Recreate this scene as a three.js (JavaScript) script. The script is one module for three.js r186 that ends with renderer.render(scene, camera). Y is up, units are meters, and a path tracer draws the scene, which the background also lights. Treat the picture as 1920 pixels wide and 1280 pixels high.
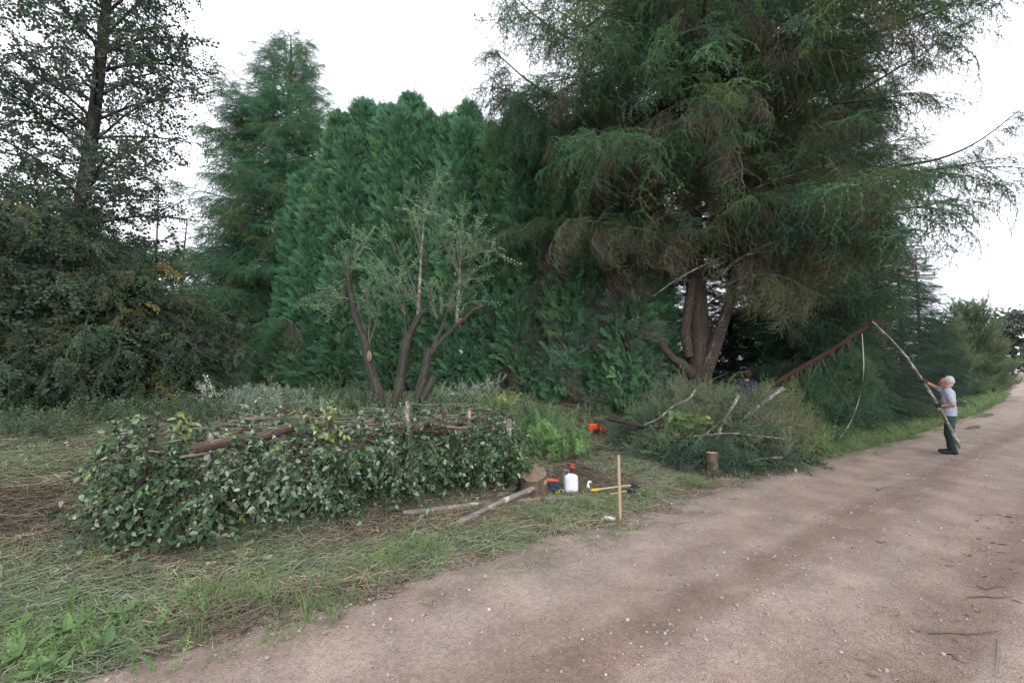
import * as THREE from 'three';
import { mergeVertices } from 'three/addons/utils/BufferGeometryUtils.js';
import { RoundedBoxGeometry } from 'three/addons/geometries/RoundedBoxGeometry.js';
import { MarchingCubes } from 'three/addons/objects/MarchingCubes.js';
import { ImprovedNoise } from 'three/addons/math/ImprovedNoise.js';

// ---------------------------------------------------------------- camera, sky, sun, exposure
const scene = new THREE.Scene();
const EYE = 1.85, LENS = 853 / 1280, PITCH = Math.atan(57 / 853);
const camera = new THREE.PerspectiveCamera(2 * Math.atan(0.5 / LENS) * 180 / Math.PI, 1024 / 682, 0.1, 1500);
camera.position.set(0, EYE, 0);
camera.rotation.set(PITCH, 0, 0);
scene.add(camera);

const renderer = new THREE.WebGLRenderer({ antialias: true });
renderer.setSize(1024, 682);
renderer.toneMapping = THREE.LinearToneMapping;
renderer.toneMappingExposure = 1.0;
renderer.shadowMap.enabled = true;

{ // even white overcast, a little brighter overhead, faint soft cloud
  const w = 128, h = 64, d = new Float32Array(w * h * 4), n = new ImprovedNoise();
  for (let j = 0; j < h; j++) for (let i = 0; i < w; i++) {
    const el = Math.asin(Math.min(1, Math.max(-1, (j + 0.5) / h * 2 - 1))), lat = ((j + 0.5) / h - 0.5) * Math.PI, az = (i + 0.5) / w * Math.PI * 2;
    const x = Math.cos(lat) * Math.cos(az), y = Math.sin(lat), z = Math.cos(lat) * Math.sin(az);
    const c = 1 + 0.06 * n.noise(x * 2.1, y * 3.2, z * 2.1) + 0.04 * n.noise(x * 5, y * 7, z * 5);
    const up = Math.max(0, y), k = (2.05 - 0.25 * up) * c, o = (j * w + i) * 4;
    d[o] = k * 0.96; d[o + 1] = k * 0.985; d[o + 2] = k * 1.07; d[o + 3] = 1;
  }
  const t = new THREE.DataTexture(d, w, h, THREE.RGBAFormat, THREE.FloatType);
  t.mapping = THREE.EquirectangularReflectionMapping; t.magFilter = THREE.LinearFilter; t.needsUpdate = true;
  scene.background = t; scene.environment = t;
}
const sun = new THREE.DirectionalLight(new THREE.Color(1.0, 0.95, 0.88), 1.4);
sun.position.set(10, 13, 12); sun.target.position.set(2, 0, -12);
sun.castShadow = true; sun.shadow.radius = 60;
sun.shadow.mapSize.set(2048, 2048);
Object.assign(sun.shadow.camera, { left: -40, right: 40, top: 40, bottom: -40, near: 1, far: 160 });
scene.add(sun, sun.target);

// ---------------------------------------------------------------- helpers
const V = (x, y, z) => new THREE.Vector3(x, y, z);
const PERLIN = new ImprovedNoise();
const noise = (x, y, z = 0) => PERLIN.noise(x + 31.7, y + 17.3, z + 5.1);
function rng(seed) { let a = seed >>> 0; return () => { a = (a + 0x6D2B79F5) | 0; let t = Math.imul(a ^ (a >>> 15), 1 | a); t = (t + Math.imul(t ^ (t >>> 7), 61 | t)) ^ t; return ((t ^ (t >>> 14)) >>> 0) / 4294967296; }; }
const lerp = (a, b, t) => a + (b - a) * t, clamp = (x, a = 0, b = 1) => Math.min(b, Math.max(a, x));
const smooth = (a, b, x) => { const t = clamp((x - a) / (b - a)); return t * t * (3 - 2 * t); };
const RGB = (r, g, b) => new THREE.Color().setRGB(r, g, b);
const vary = (c, R, k = 0.25, h = 0.12) => { const f = 1 + (R() - 0.5) * 2 * k; return RGB(c.r * f * (1 + (R() - 0.5) * h), c.g * f, c.b * f * (1 + (R() - 0.5) * h)); };
const taken = {};
function numbered(name) { const n = taken[name] = (taken[name] ?? -1) + 1; return n ? `${name}_${String(n).padStart(3, '0')}` : name; }
function tag(o, label, category, group, kind) { if (label) o.userData.label = label; if (category) o.userData.category = category; if (group) o.userData.group = group; if (kind) o.userData.kind = kind; return o; }
function thing(name, label, category, p = V(0, 0, 0), turn = 0, group) {
  const o = new THREE.Group(); o.name = numbered(name); o.position.copy(p); o.rotation.y = turn; scene.add(o);
  return tag(o, label, category, group);
}
function part(name, geo, mat, parent, kind) { // geometry given relative to the parent
  if (geo instanceof Geo) geo = geo.build();
  const m = new THREE.Mesh(geo, mat); m.name = name; m.castShadow = m.receiveShadow = true; parent.add(m);
  if (kind) m.userData.kind = kind;
  return m;
}
function single(name, geo, mat, label, category, p = V(0, 0, 0), group, kind) {
  if (geo instanceof Geo) geo = geo.build();
  const m = new THREE.Mesh(geo, mat); m.name = numbered(name); m.position.copy(p); m.castShadow = m.receiveShadow = true; scene.add(m);
  return tag(m, label, category, group, kind);
}
// geometry collector
class Geo {
  constructor() { this.p = []; this.n = []; this.u = []; this.c = []; this.i = []; this.hasN = true; }
  get count() { return this.p.length / 3; }
  vert(x, y, z, nx = 0, ny = 1, nz = 0, u = 0, v = 0) { this.p.push(x, y, z); this.n.push(nx, ny, nz); this.u.push(u, v); return this.p.length / 3 - 1; }
  tri(a, b, c) { this.i.push(a, b, c); }
  // tapered tube through pts; rough(k along, angle) scales the radius
  tube(pts, radii, sides = 6, caps = 3, rough = null) {
    const N = pts.length, T = [], start = this.count;
    for (let k = 0; k < N; k++) T.push(pts[Math.min(N - 1, k + 1)].clone().sub(pts[Math.max(0, k - 1)]).normalize());
    let up = Math.abs(T[0].y) < 0.9 ? V(0, 1, 0) : V(1, 0, 0), A = up.clone().cross(T[0]).normalize(), along = 0;
    for (let k = 0; k < N; k++) {
      A.addScaledVector(T[k], -A.dot(T[k])).normalize();
      const B = T[k].clone().cross(A); if (k) along += pts[k].distanceTo(pts[k - 1]);
      for (let j = 0; j <= sides; j++) {
        const a = j / sides * Math.PI * 2, c = Math.cos(a), s = Math.sin(a), nx = A.x * c + B.x * s, ny = A.y * c + B.y * s, nz = A.z * c + B.z * s;
        const r = radii[k] * (rough ? rough(along, a, k) : 1);
        this.vert(pts[k].x + nx * r, pts[k].y + ny * r, pts[k].z + nz * r, nx, ny, nz, j / sides * Math.PI * 2 * radii[0], along);
      }
    }
    const w = sides + 1;
    for (let k = 0; k < N - 1; k++) for (let j = 0; j < sides; j++) { const a = start + k * w + j; this.tri(a, a + 1, a + w); this.tri(a + 1, a + w + 1, a + w); }
    for (const [on, k, sg] of [[caps & 1, 0, -1], [caps & 2, N - 1, 1]]) if (on) this.disc(start + k * w, sides, T[k].clone().multiplyScalar(sg), pts[k], sg);
    return this;
  }
  disc(first, sides, nrm, c, sg) {
    const o = this.count; this.vert(c.x, c.y, c.z, nrm.x, nrm.y, nrm.z, 0, 0);
    for (let j = 0; j <= sides; j++) { const q = (first + j) * 3, a = j / sides * 6.2832; this.vert(this.p[q], this.p[q + 1], this.p[q + 2], nrm.x, nrm.y, nrm.z, Math.cos(a) * 0.5, Math.sin(a) * 0.5); }
    for (let j = 0; j < sides; j++) sg > 0 ? this.tri(o, o + 1 + j, o + 2 + j) : this.tri(o, o + 2 + j, o + 1 + j);
  }
  build(flat = false) {
    const g = new THREE.BufferGeometry();
    g.setAttribute('position', new THREE.BufferAttribute(new Float32Array(this.p), 3));
    if (!flat) g.setAttribute('normal', new THREE.BufferAttribute(new Float32Array(this.n), 3));
    g.setAttribute('uv', new THREE.BufferAttribute(new Float32Array(this.u), 2));
    if (this.c.length) g.setAttribute('color', new THREE.BufferAttribute(new Float32Array(this.c), 3));
    g.setIndex(this.i);
    return g;
  }
}
// copies: every item { m: Matrix4, c: Color }
const _x = V(), _y = V(), _z = V();
function along(p, dir, roll, scale, c) { // +X of the shape goes along dir, +Y stays as far up as it can, then rolls
  _x.copy(dir).normalize(); _z.crossVectors(_x, Math.abs(_x.y) > 0.97 ? V(Math.sin(roll * 7), 0, Math.cos(roll * 7)) : V(0, 1, 0)).normalize(); _y.crossVectors(_z, _x);
  const cr = Math.cos(roll), sr = Math.sin(roll), y2 = _y.clone().multiplyScalar(cr).addScaledVector(_z, sr), z2 = _z.clone().multiplyScalar(cr).addScaledVector(_y, -sr);
  const s = scale.isVector3 ? scale : V(scale, scale, scale);
  const m = new THREE.Matrix4().makeBasis(_x.clone().multiplyScalar(s.x), y2.multiplyScalar(s.y), z2.multiplyScalar(s.z)); m.setPosition(p);
  return { m, c };
}
function copies(name, geo, mat, list, parent = scene, kind = 'stuff') {
  const o = new THREE.InstancedMesh(geo, mat, list.length); o.name = parent === scene ? numbered(name) : name;
  list.forEach((e, k) => { o.setMatrixAt(k, e.m); o.setColorAt(k, e.c); });
  o.userData.kind = kind; o.castShadow = o.receiveShadow = true; parent.add(o);
  return o;
}
function spread(name, geos, mat, list, parent, kind) { geos.forEach((g, k) => { const l = list.filter((_, q) => q % geos.length === k); if (l.length) copies(name, g, mat, l, parent, kind); }); }

// ---------------------------------------------------------------- the lie of the land (x right, D = -z away from the camera)
const ROAD = 4.5;
function roadTS(x, z) {
  const dx = x - 1.39, dd = -z - 5.39, t = dx * 0.8025 + dd * 0.5966, s = -dx * 0.5966 + dd * 0.8025;
  const b = t < 12 ? 0 : t < 49 ? 0.0013 * (t - 12) ** 2 : 1.78 + 0.096 * (t - 49);
  return [t, s - b - 0.32];
}
function fromTS(t, s) {
  const b = t < 12 ? 0 : t < 49 ? 0.0013 * (t - 12) ** 2 : 1.78 + 0.096 * (t - 49), q = s + b + 0.32;
  return [1.39 + t * 0.8025 - q * 0.5966, -(5.39 + t * 0.5966 + q * 0.8025)];
}
const PROFILE = [[-30, 0.5], [-9, 0.25], [-5.2, 0.06], [-4.6, 0], [0, 0], [1, 0.06], [2, 0.18], [3, 0.38], [4.2, 0.68], [5, 0.85], [6, 1.02], [8, 1.2], [10, 1.27], [14, 1.3], [60, 1.35]];
function profile(s) {
  if (s <= PROFILE[0][0]) return PROFILE[0][1];
  for (let k = 1; k < PROFILE.length; k++) if (s < PROFILE[k][0]) { const [a, ha] = PROFILE[k - 1], [b, hb] = PROFILE[k]; return lerp(ha, hb, (s - a) / (b - a)); }
  return 1.35;
}
function landTS(t, s, x, z) {
  const far = smooth(16, 34, t), rise = t > 40 ? Math.min(1.15, 0.0002 * (t - 40) ** 2) : 0;
  let h = (0.5 * profile(s - 0.25) + 0.5 * profile(s + 0.25)) * lerp(1, 0.25, far) + rise;
  const off = smooth(-0.1, 0.7, s) + smooth(-4.5, -5.3, s);
  h += off * (0.05 * noise(x * 0.9, z * 0.9) + 0.03 * noise(x * 2.7, z * 2.7, 3));
  return h;
}
function land(x, z) { const [t, s] = roadTS(x, z); return landTS(t, s, x, z); }
function roadHeight(t, s, x, z) { // two worn wheel tracks, crumbling shoulders
  const rut = (c, w, d) => -d * Math.exp(-(((s - c) / w) ** 2));
  let h = 0.028 + rut(-1.0, 0.34, 0.02) + rut(-2.5, 0.34, 0.03) + 0.008 * noise(t * 0.3, s * 0.9, 9) + 0.003 * noise(t * 0.8, s * 4, 4) + 0.006 * noise(x * 8, z * 8, 4);
  h += rut(-2.95, 0.14, 0.025);
  const ragged = 0.3 * noise(t * 0.55, 2.2) + 0.22 * noise(x * 1.9, z * 1.9, 7.7) + 0.2 * noise(x * 5, z * 5, 1.1) + 0.12 * noise(x * 11, z * 11, 1.1);
  h -= 0.16 * smooth(-0.3, 0.75, s + ragged) + 0.12 * smooth(-4.2, -4.9, s + ragged);
  return landTS(t, Math.min(s, 0), x, z) + h;
}
// where the sight line through a spot of the 1920 x 1280 photograph meets the land / reaches a depth
function ray(px, py) { const u = (px - 960) / 853, v = (640 - py) / 853, c = Math.cos(PITCH), s = Math.sin(PITCH), f = c - v * s; return [u / f, (v * c + s) / f]; }
function at(px, py, D) { const [a, b] = ray(px, py); return V(a * D, EYE + b * D, -D); }
function ground(px, py) { const [a, b] = ray(px, py); let D = 1.5; for (; D < 200; D += 0.02) if (EYE + b * D <= land(a * D, -D)) break; return V(a * D, land(a * D, -D), -D); }
function stand(px, D) { const [a] = ray(px, 697); return V(a * D, land(a * D, -D), -D); }

// ---------------------------------------------------------------- textures and materials
function tex(w, h, fn, srgb = true) {
  const d = new Uint8Array(w * h * 4);
  for (let j = 0; j < h; j++) for (let i = 0; i < w; i++) { const c = fn(i / w, j / h), o = (j * w + i) * 4; d[o] = clamp(c[0]) * 255; d[o + 1] = clamp(c[1]) * 255; d[o + 2] = clamp(c[2]) * 255; d[o + 3] = 255; }
  const t = new THREE.DataTexture(d, w, h); t.wrapS = t.wrapT = THREE.RepeatWrapping; t.magFilter = THREE.LinearFilter; if (srgb) t.colorSpace = THREE.SRGBColorSpace; t.needsUpdate = true;
  return t;
}
function hash(i, j, k) { let n = (i * 374761393 + j * 668265263 + k * 2147483647 / 7 | 0) | 0; n = Math.imul(n ^ (n >>> 13), 1274126177); return ((n ^ (n >>> 16)) >>> 0) / 4294967296; }
function tile(u, v, nu, nv, k) { // periodic value noise
  const x = u * nu, y = v * nv, i = Math.floor(x), j = Math.floor(y), a = x - i, b = y - j, fa = a * a * (3 - 2 * a), fb = b * b * (3 - 2 * b);
  const g = (p, q) => hash(((p % nu) + nu) % nu, ((q % nv) + nv) % nv, k);
  return lerp(lerp(g(i, j), g(i + 1, j), fa), lerp(g(i, j + 1), g(i + 1, j + 1), fa), fb);
}
const fbm = (u, v, nu, nv, k, o = 4) => { let s = 0, a = 0.5, t = 0; for (let q = 0; q < o; q++) { s += a * tile(u, v, nu << q, nv << q, k + q); t += a; a *= 0.55; } return s / t; };
function repeat(t, x, y) { const c = t.clone(); c.repeat.set(x, y); c.needsUpdate = true; return c; }
const std = (color, roughness = 0.9, more = {}) => new THREE.MeshStandardMaterial({ color, roughness, side: THREE.DoubleSide, ...more });

function barkMaterial(a, b, lichen, amount, k, vs = 3) { // fissured bark: two browns, patches of lichen; one tile is 0.6 m round and 1 m along
  const ridge = (u, v) => { const q = fbm(u, v, 14, vs, k, 4), r = Math.abs(fbm(u + 0.37, v, 10, vs, k + 9, 3) - 0.5) * 2; return clamp(q * 0.7 + r * 0.55); };
  const map = tex(256, 512, (u, v) => {
    const r = ridge(u, v), l = smooth(1 - amount, 1 - amount + 0.14, fbm(u, v, 6, 9, k + 21, 4)), f = 0.85 + 0.3 * tile(u, v, 90, 150, k + 5);
    return [0, 1, 2].map((c) => lerp(lerp(a[c], b[c], r) , lichen[c], l) * f);
  });
  const bump = tex(256, 512, (u, v) => { const r = ridge(u, v); return [r, r, r]; }, false);
  return std(0xffffff, 0.95, { map: repeat(map, 1 / 0.6, 1), bumpMap: repeat(bump, 1 / 0.6, 1), bumpScale: 0.02 });
}
const M = {};
M.larchBark = barkMaterial([0.20, 0.165, 0.145], [0.37, 0.32, 0.285], [0.42, 0.42, 0.38], 0.36, 3);
M.darkBark = barkMaterial([0.13, 0.11, 0.10], [0.27, 0.235, 0.21], [0.33, 0.35, 0.30], 0.34, 40);
M.appleBark = barkMaterial([0.13, 0.125, 0.115], [0.37, 0.355, 0.33], [0.30, 0.31, 0.21], 0.4, 70);
M.greyBark = barkMaterial([0.32, 0.29, 0.27], [0.56, 0.53, 0.50], [0.66, 0.66, 0.62], 0.48, 110);
M.redBark = barkMaterial([0.22, 0.175, 0.15], [0.41, 0.335, 0.29], [0.45, 0.40, 0.36], 0.36, 150);
M.twig = std(RGB(0.10, 0.078, 0.06), 0.95);
M.paleTwig = std(RGB(0.20, 0.17, 0.145), 0.95);
{
  const rings = tex(256, 256, (u, v) => { const x = u - 0.5, y = v - 0.5, r = Math.hypot(x, y) + 0.012 * (fbm(u, v, 6, 6, 5) - 0.5), q = 0.5 + 0.5 * Math.sin(r * 150), f = 0.86 + 0.2 * fbm(u, v, 40, 40, 8, 2); return [0.74 - 0.10 * q, 0.64 - 0.11 * q, 0.52 - 0.11 * q].map((c) => c * f); });
  rings.wrapS = rings.wrapT = THREE.ClampToEdgeWrapping; rings.offset.set(0.5, 0.5);
  M.endGrain = std(0xffffff, 0.85, { map: rings });
  const oldRings = tex(256, 256, (u, v) => { const x = u - 0.5, y = v - 0.5, r = Math.hypot(x, y) + 0.02 * (fbm(u, v, 6, 6, 5) - 0.5), q = 0.5 + 0.5 * Math.sin(r * 110), f = 0.7 + 0.5 * fbm(u, v, 16, 16, 8, 4); return [0.56 - 0.10 * q, 0.48 - 0.10 * q, 0.41 - 0.10 * q].map((c) => c * f); });
  oldRings.wrapS = oldRings.wrapT = THREE.ClampToEdgeWrapping; oldRings.offset.set(0.5, 0.5);
  M.oldGrain = std(0xffffff, 0.9, { map: oldRings });
  const grain = tex(128, 512, (u, v) => { const q = fbm(u, v, 18, 2, 31, 4); return [0.74 - 0.18 * q, 0.67 - 0.18 * q, 0.58 - 0.17 * q]; });
  M.plank = std(0xffffff, 0.8, { map: repeat(grain, 6, 1) });
}
M.needles = std(0xffffff, 0.75);
M.leaves = new THREE.MeshPhysicalMaterial({ color: 0xffffff, roughness: 1, transmission: 0.35, thickness: 0, side: THREE.DoubleSide });
M.cutLeaves = std(0xffffff, 0.75);
M.dry = std(0xffffff, 0.95);
M.blades = new THREE.MeshPhysicalMaterial({ color: 0xffffff, roughness: 1, transmission: 0.3, thickness: 0, side: THREE.DoubleSide });

// ---------------------------------------------------------------- ground and road
function steps(list) { const out = [list[0][0]]; for (let k = 1; k < list.length; k++) { const [to, st] = list[k], from = list[k - 1][0], n = Math.max(1, Math.round((to - from) / st)); for (let q = 1; q <= n; q++) out.push(from + (to - from) * q / n); } return out; }
function sheet(ts, ss, height, colour, tileM) {
  const g = new Geo(), W = ss.length;
  for (const t of ts) for (const s of ss) {
    const [x, z] = fromTS(t, s), h = height(t, s, x, z), c = colour(t, s, x, z);
    g.vert(x, h, z, 0, 1, 0, x / tileM, z / tileM); g.c.push(c[0], c[1], c[2]);
  }
  for (let a = 0; a < ts.length - 1; a++) for (let b = 0; b < W - 1; b++) { const o = a * W + b; g.tri(o, o + W, o + 1); g.tri(o + 1, o + W, o + W + 1); }
  const out = g.build(true); out.computeVertexNormals();
  return out;
}
const fill = (a, b, k) => [lerp(a[0], b[0], k), lerp(a[1], b[1], k), lerp(a[2], b[2], k)];
{
  const soil = tex(1024, 1024, (u, v) => {
    const a = fbm(u, v, 10, 10, 2, 6), b = fbm(u, v, 60, 60, 12, 3), c = tile(u, v, 300, 300, 44), st = Math.abs(fbm(u, v, 24, 90, 61, 3) - 0.5) * 2, st2 = Math.abs(fbm(u, v, 90, 24, 66, 3) - 0.5) * 2;
    const k = 0.38 + 0.5 * a + 0.3 * (b - 0.5) + 0.25 * (c - 0.5) + 0.18 * (smooth(0.75, 1, 1 - st) + smooth(0.75, 1, 1 - st2));
    return [k, k * (0.97 + 0.05 * b), k * (0.93 + 0.1 * a)];
  });
  const soilBump = tex(1024, 1024, (u, v) => { const k = fbm(u, v, 16, 16, 2, 6) * 0.7 + 0.3 * tile(u, v, 200, 200, 4); return [k, k, k]; }, false);
  const mat = std(0xffffff, 0.97, { map: soil, bumpMap: soilBump, bumpScale: 0.06, vertexColors: true });
  const ts = steps([[-160, 1], [-40, 12], [-12, 1], [24, 0.25], [70, 1.2], [420, 12]]), ss = steps([[-160, 1], [-30, 10], [-6, 1.2], [-1, 0.3], [10, 0.22], [40, 1.2], [300, 12]]);
  const earth = [0.18, 0.155, 0.11], straw = [0.27, 0.235, 0.155], grass = [0.10, 0.16, 0.055], dark = [0.10, 0.085, 0.065];
  single('ground', sheet(ts, ss, (t, s, x, z) => landTS(t, s, x, z) - 0.09 * smooth(0.0, -0.5, s) * smooth(-ROAD - 0.4, -ROAD, s), (t, s, x, z) => {
    const n1 = 0.5 + 0.5 * noise(x * 0.45, z * 0.45, 1), n2 = 0.5 + 0.5 * noise(x * 1.7, z * 1.7, 2);
    let c = fill(earth, straw, smooth(0.35, 0.7, n1 * 0.6 + n2 * 0.4));
    c = fill(c, dark, smooth(0.55, 0.8, 0.5 + 0.5 * noise(x * 0.7, z * 0.7, 8)) * 0.7);
    c = fill(c, [0.36, 0.27, 0.22], smooth(0.75, 0.15, s + 0.5 * noise(x * 1.6, z * 1.6, 77) + 0.25 * noise(x * 6, z * 6, 78)) * smooth(9, 5, t));
    return fill(c, grass, Math.max(smooth(5, 10, t) * smooth(3.4, 1.2, s), smooth(13, 22, s + Math.abs(t) * 0.2), smooth(-4.6, -5.6, s), 0.5 * smooth(0.5, 0.75, n2)));
  }, 2.6), mat, 'cleared grassy ground strewn with cut hay beside the dirt road', 'ground', undefined, undefined, 'structure');

  const grit = tex(2048, 2048, (u, v) => {
    const a = fbm(u, v, 5, 5, 202, 5), b = fbm(u, v, 70, 70, 212, 3), c = tile(u, v, 640, 640, 244), d = tile(u, v, 260, 260, 251), sp = smooth(0.86, 0.93, d), dk = smooth(0.14, 0.06, tile(u, v, 330, 330, 263));
    const k = 0.66 + 0.2 * (a - 0.5) + 0.14 * (b - 0.5) + 0.09 * (c - 0.5) + 0.1 * sp - 0.08 * dk;
    return [k, k * (0.985 + 0.03 * sp), k * (0.975 + 0.05 * sp)];
  });
  const gritBump = tex(1024, 1024, (u, v) => { const k = 0.45 * fbm(u, v, 20, 20, 302, 5) + 0.35 * tile(u, v, 300, 300, 304) + 0.4 * smooth(0.78, 0.95, tile(u, v, 180, 180, 310)); return [k, k, k]; }, false);
  const rm = std(0xffffff, 0.93, { map: grit, bumpMap: gritBump, bumpScale: 0.016, vertexColors: true });
  const rt = steps([[-160, 1], [-20, 8], [-7, 0.3], [14, 0.09], [26, 0.25], [70, 1], [420, 10]]), rs = steps([[-ROAD - 0.6, 1], [0.9, 0.09]]);
  const clay = [0.66, 0.51, 0.42], pale = [0.72, 0.58, 0.495], damp = [0.47, 0.335, 0.265], sandy = [0.74, 0.565, 0.45];
  single('dirt_road', sheet(rt, rs, roadHeight, (t, s, x, z) => {
    let c = fill(clay, pale, smooth(-0.25, 0.4, noise(t * 0.12, s * 2.6, 3) + 0.35 * noise(t * 0.9, s * 7, 5)));
    c = fill(c, sandy, 0.6 * smooth(0.0, 0.5, noise(t * 0.1, s * 3.2, 13)));
    // damp crumbly soil: between the wheel tracks, along the edge and in the outer rut (ragged patches drawn out along the road)
    const p1 = 0.7 * noise(t * 0.3, s * 4.1, 21) + 0.6 * noise(t * 1.4, s * 9, 22) + 0.5 * noise(t * 5, s * 16, 24);
    const band = Math.exp(-(((s + 1.75) / 0.42) ** 2)) * 0.95 + Math.exp(-(((s - 0.1) / 0.35) ** 2)) * 0.7 + Math.exp(-(((s + 3.0) / 0.26) ** 2)) * 1.25;
    c = fill(c, damp, 0.85 * smooth(0.35, 1.0, band + 0.45 * p1));
    return c;
  }, 1.9), rm, 'reddish brown dirt road with worn wheel tracks', 'road', undefined, undefined, 'structure');
}

// ---------------------------------------------------------------- foliage shapes (each grows along +X from the origin)
function needle(g, p, d, len, w, R) {
  const q = V(R() - 0.5, R() - 0.5, R() - 0.5).cross(d).normalize().multiplyScalar(w / 2);
  const a = g.vert(p.x + q.x, p.y + q.y, p.z + q.z), b = g.vert(p.x - q.x, p.y - q.y, p.z - q.z), c = g.vert(p.x + d.x * len, p.y + d.y * len, p.z + d.z * len);
  g.tri(a, b, c);
}
function leaf(g, p, d, up, L, W, fold = 0.25, curl = 0.2, fine = false) {
  const x = d.clone().normalize(), z = x.clone().cross(up).normalize(), y = z.clone().cross(x);
  const st = fine ? [[0, 0.04], [0.16, 0.6], [0.4, 1], [0.66, 0.82], [0.86, 0.4], [1, 0.02]] : [[0, 0.04], [0.42, 1], [1, 0.02]];
  let last = null;
  for (const [s, w] of st) {
    const c = p.clone().addScaledVector(x, L * s).addScaledVector(y, -curl * L * s * s), e = fold * W * w;
    const row = [-1, 0, 1].map((k) => { const q = c.clone().addScaledVector(z, k * W / 2 * w).addScaledVector(y, Math.abs(k) * e); return g.vert(q.x, q.y, q.z, y.x, y.y, y.z, k, s); });
    if (last) for (let k = 0; k < 2; k++) { g.tri(last[k], row[k], last[k + 1]); g.tri(last[k + 1], row[k], row[k + 1]); }
    last = row;
  }
}
const along3 = (a, b, t) => a.clone().lerp(b, t);
function larchSpray(seed, bare = false, strings = 9, L = 0.5) { // a side twig with hanging strings of short needle tufts
  const R = rng(seed), g = new Geo();
  const cord = (pts, r) => {
    g.tube(pts, pts.map((_, k) => r * (1 - 0.6 * k / (pts.length - 1))), 3, 0);
    if (bare) return;
    for (let k = 0; k < pts.length - 1; k++) {
      const len = pts[k].distanceTo(pts[k + 1]), n = Math.max(1, Math.round(len / 0.034)), T = pts[k + 1].clone().sub(pts[k]).normalize();
      for (let q = 0; q < n; q++) { const p = along3(pts[k], pts[k + 1], (q + R()) / n); for (let m = 0; m < 4; m++) needle(g, p, V(R() - 0.5, R() - 0.5, R() - 0.5).normalize().multiplyScalar(0.9).addScaledVector(T, 0.35).normalize(), 0.024 + R() * 0.02, 0.0068, R); }
    }
  };
  const main = []; for (let k = 0; k <= 5; k++) { const v = k / 5; main.push(V(L * v, -0.10 * v * v + 0.03 * (R() - 0.5), 0.06 * (R() - 0.5))); }
  cord(main, 0.005);
  for (let s = 0; s < strings; s++) {
    const v = 0.12 + 0.85 * (s + R() * 0.8) / strings, o = main[Math.min(5, Math.round(v * 5))], side = (s % 2 ? 1 : -1), ln = (0.1 + R() * 0.2) * (bare ? 1.3 : 1), pts = [];
    for (let k = 0; k <= 3; k++) { const q = k / 3; pts.push(V(o.x + ln * 0.45 * q, o.y - ln * (bare ? 0.2 * q + 0.65 * q * q : -0.05 * q + 0.5 * q * q), o.z + side * ln * (bare ? 0.55 : 0.8) * (q - 0.25 * q * q) + 0.02 * (R() - 0.5))); }
    cord(pts, 0.003);
  }
  return g.build(true);
}
function spruceSpray(seed, L = 0.55) { // flat fern-like frond of short needles, tips drooping a little
  const R = rng(seed), g = new Geo();
  const rod = (a, b, r) => {
    g.tube([a, b], [r, r * 0.5], 3, 0);
    const len = a.distanceTo(b), n = Math.round(len / 0.014), T = b.clone().sub(a).normalize();
    for (let q = 0; q < n; q++) { const p = along3(a, b, (q + R()) / n); for (let m = 0; m < 3; m++) needle(g, p, V(R() - 0.5, R() - 0.3, R() - 0.5).normalize().addScaledVector(T, 0.8).normalize(), 0.02 + R() * 0.012, 0.006, R); }
  };
  const m = [0, 0.33, 0.66, 1].map((v) => V(L * v, -0.12 * L * v * v * 2, 0)); for (let k = 0; k < 3; k++) rod(m[k], m[k + 1], 0.006);
  for (let s = 0; s < 10; s++) { const v = 0.1 + 0.085 * s, o = along3(m[0], m[3], v), ln = L * 0.42 * (1 - 0.65 * v) * (0.8 + R() * 0.4), sd = s % 2 ? 1 : -1; rod(o, V(o.x + ln * 0.72, o.y - ln * 0.22 - 0.02, o.z + sd * ln * 0.75), 0.004); }
  return g.build(true);
}
function thujaPlume(seed, L = 0.52) { // arching shoot carrying flat scaly fans
  const R = rng(seed), g = new Geo(), m = [];
  for (let k = 0; k <= 4; k++) { const v = k / 4; m.push(V(L * v, 0.05 * v - 0.16 * v * v, 0.03 * (R() - 0.5))); }
  g.tube(m, [0.006, 0.005, 0.004, 0.003, 0.002], 3, 0);
  for (let f = 0; f < 13; f++) {
    const v = 0.15 + 0.85 * f / 12, i = Math.min(3, Math.floor(v * 4)), o = along3(m[i], m[i + 1], v * 4 - i), sd = f === 12 ? 0 : f % 2 ? 1 : -1;
    const d = V(0.75 + R() * 0.3, -0.25 + R() * 0.55, sd * (0.55 + R() * 0.4)).normalize(), ln = (0.15 + R() * 0.1) * (1.15 - 0.45 * v), tilt = V(R() - 0.5, 1, (R() - 0.5) * 1.6).normalize();
    const side = d.clone().cross(tilt).normalize();
    for (let b = 0; b < 9; b++) { // branchlets of the fan lie in one plane
      const s = 0.1 + 0.82 * b / 8, k = b === 8 ? 0 : b % 2 ? 1 : -1, p = o.clone().addScaledVector(d, ln * s * 0.75), e = d.clone().addScaledVector(side, k * 0.85).addScaledVector(tilt, -0.25 * s).normalize();
      leaf(g, p, e, tilt, ln * (0.62 - 0.28 * s), 0.0105 + R() * 0.005, 0.1, 0.3);
    }
    leaf(g, o, d, tilt, ln, 0.01, 0.1, 0.2);
  }
  return g.build(true);
}
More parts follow.
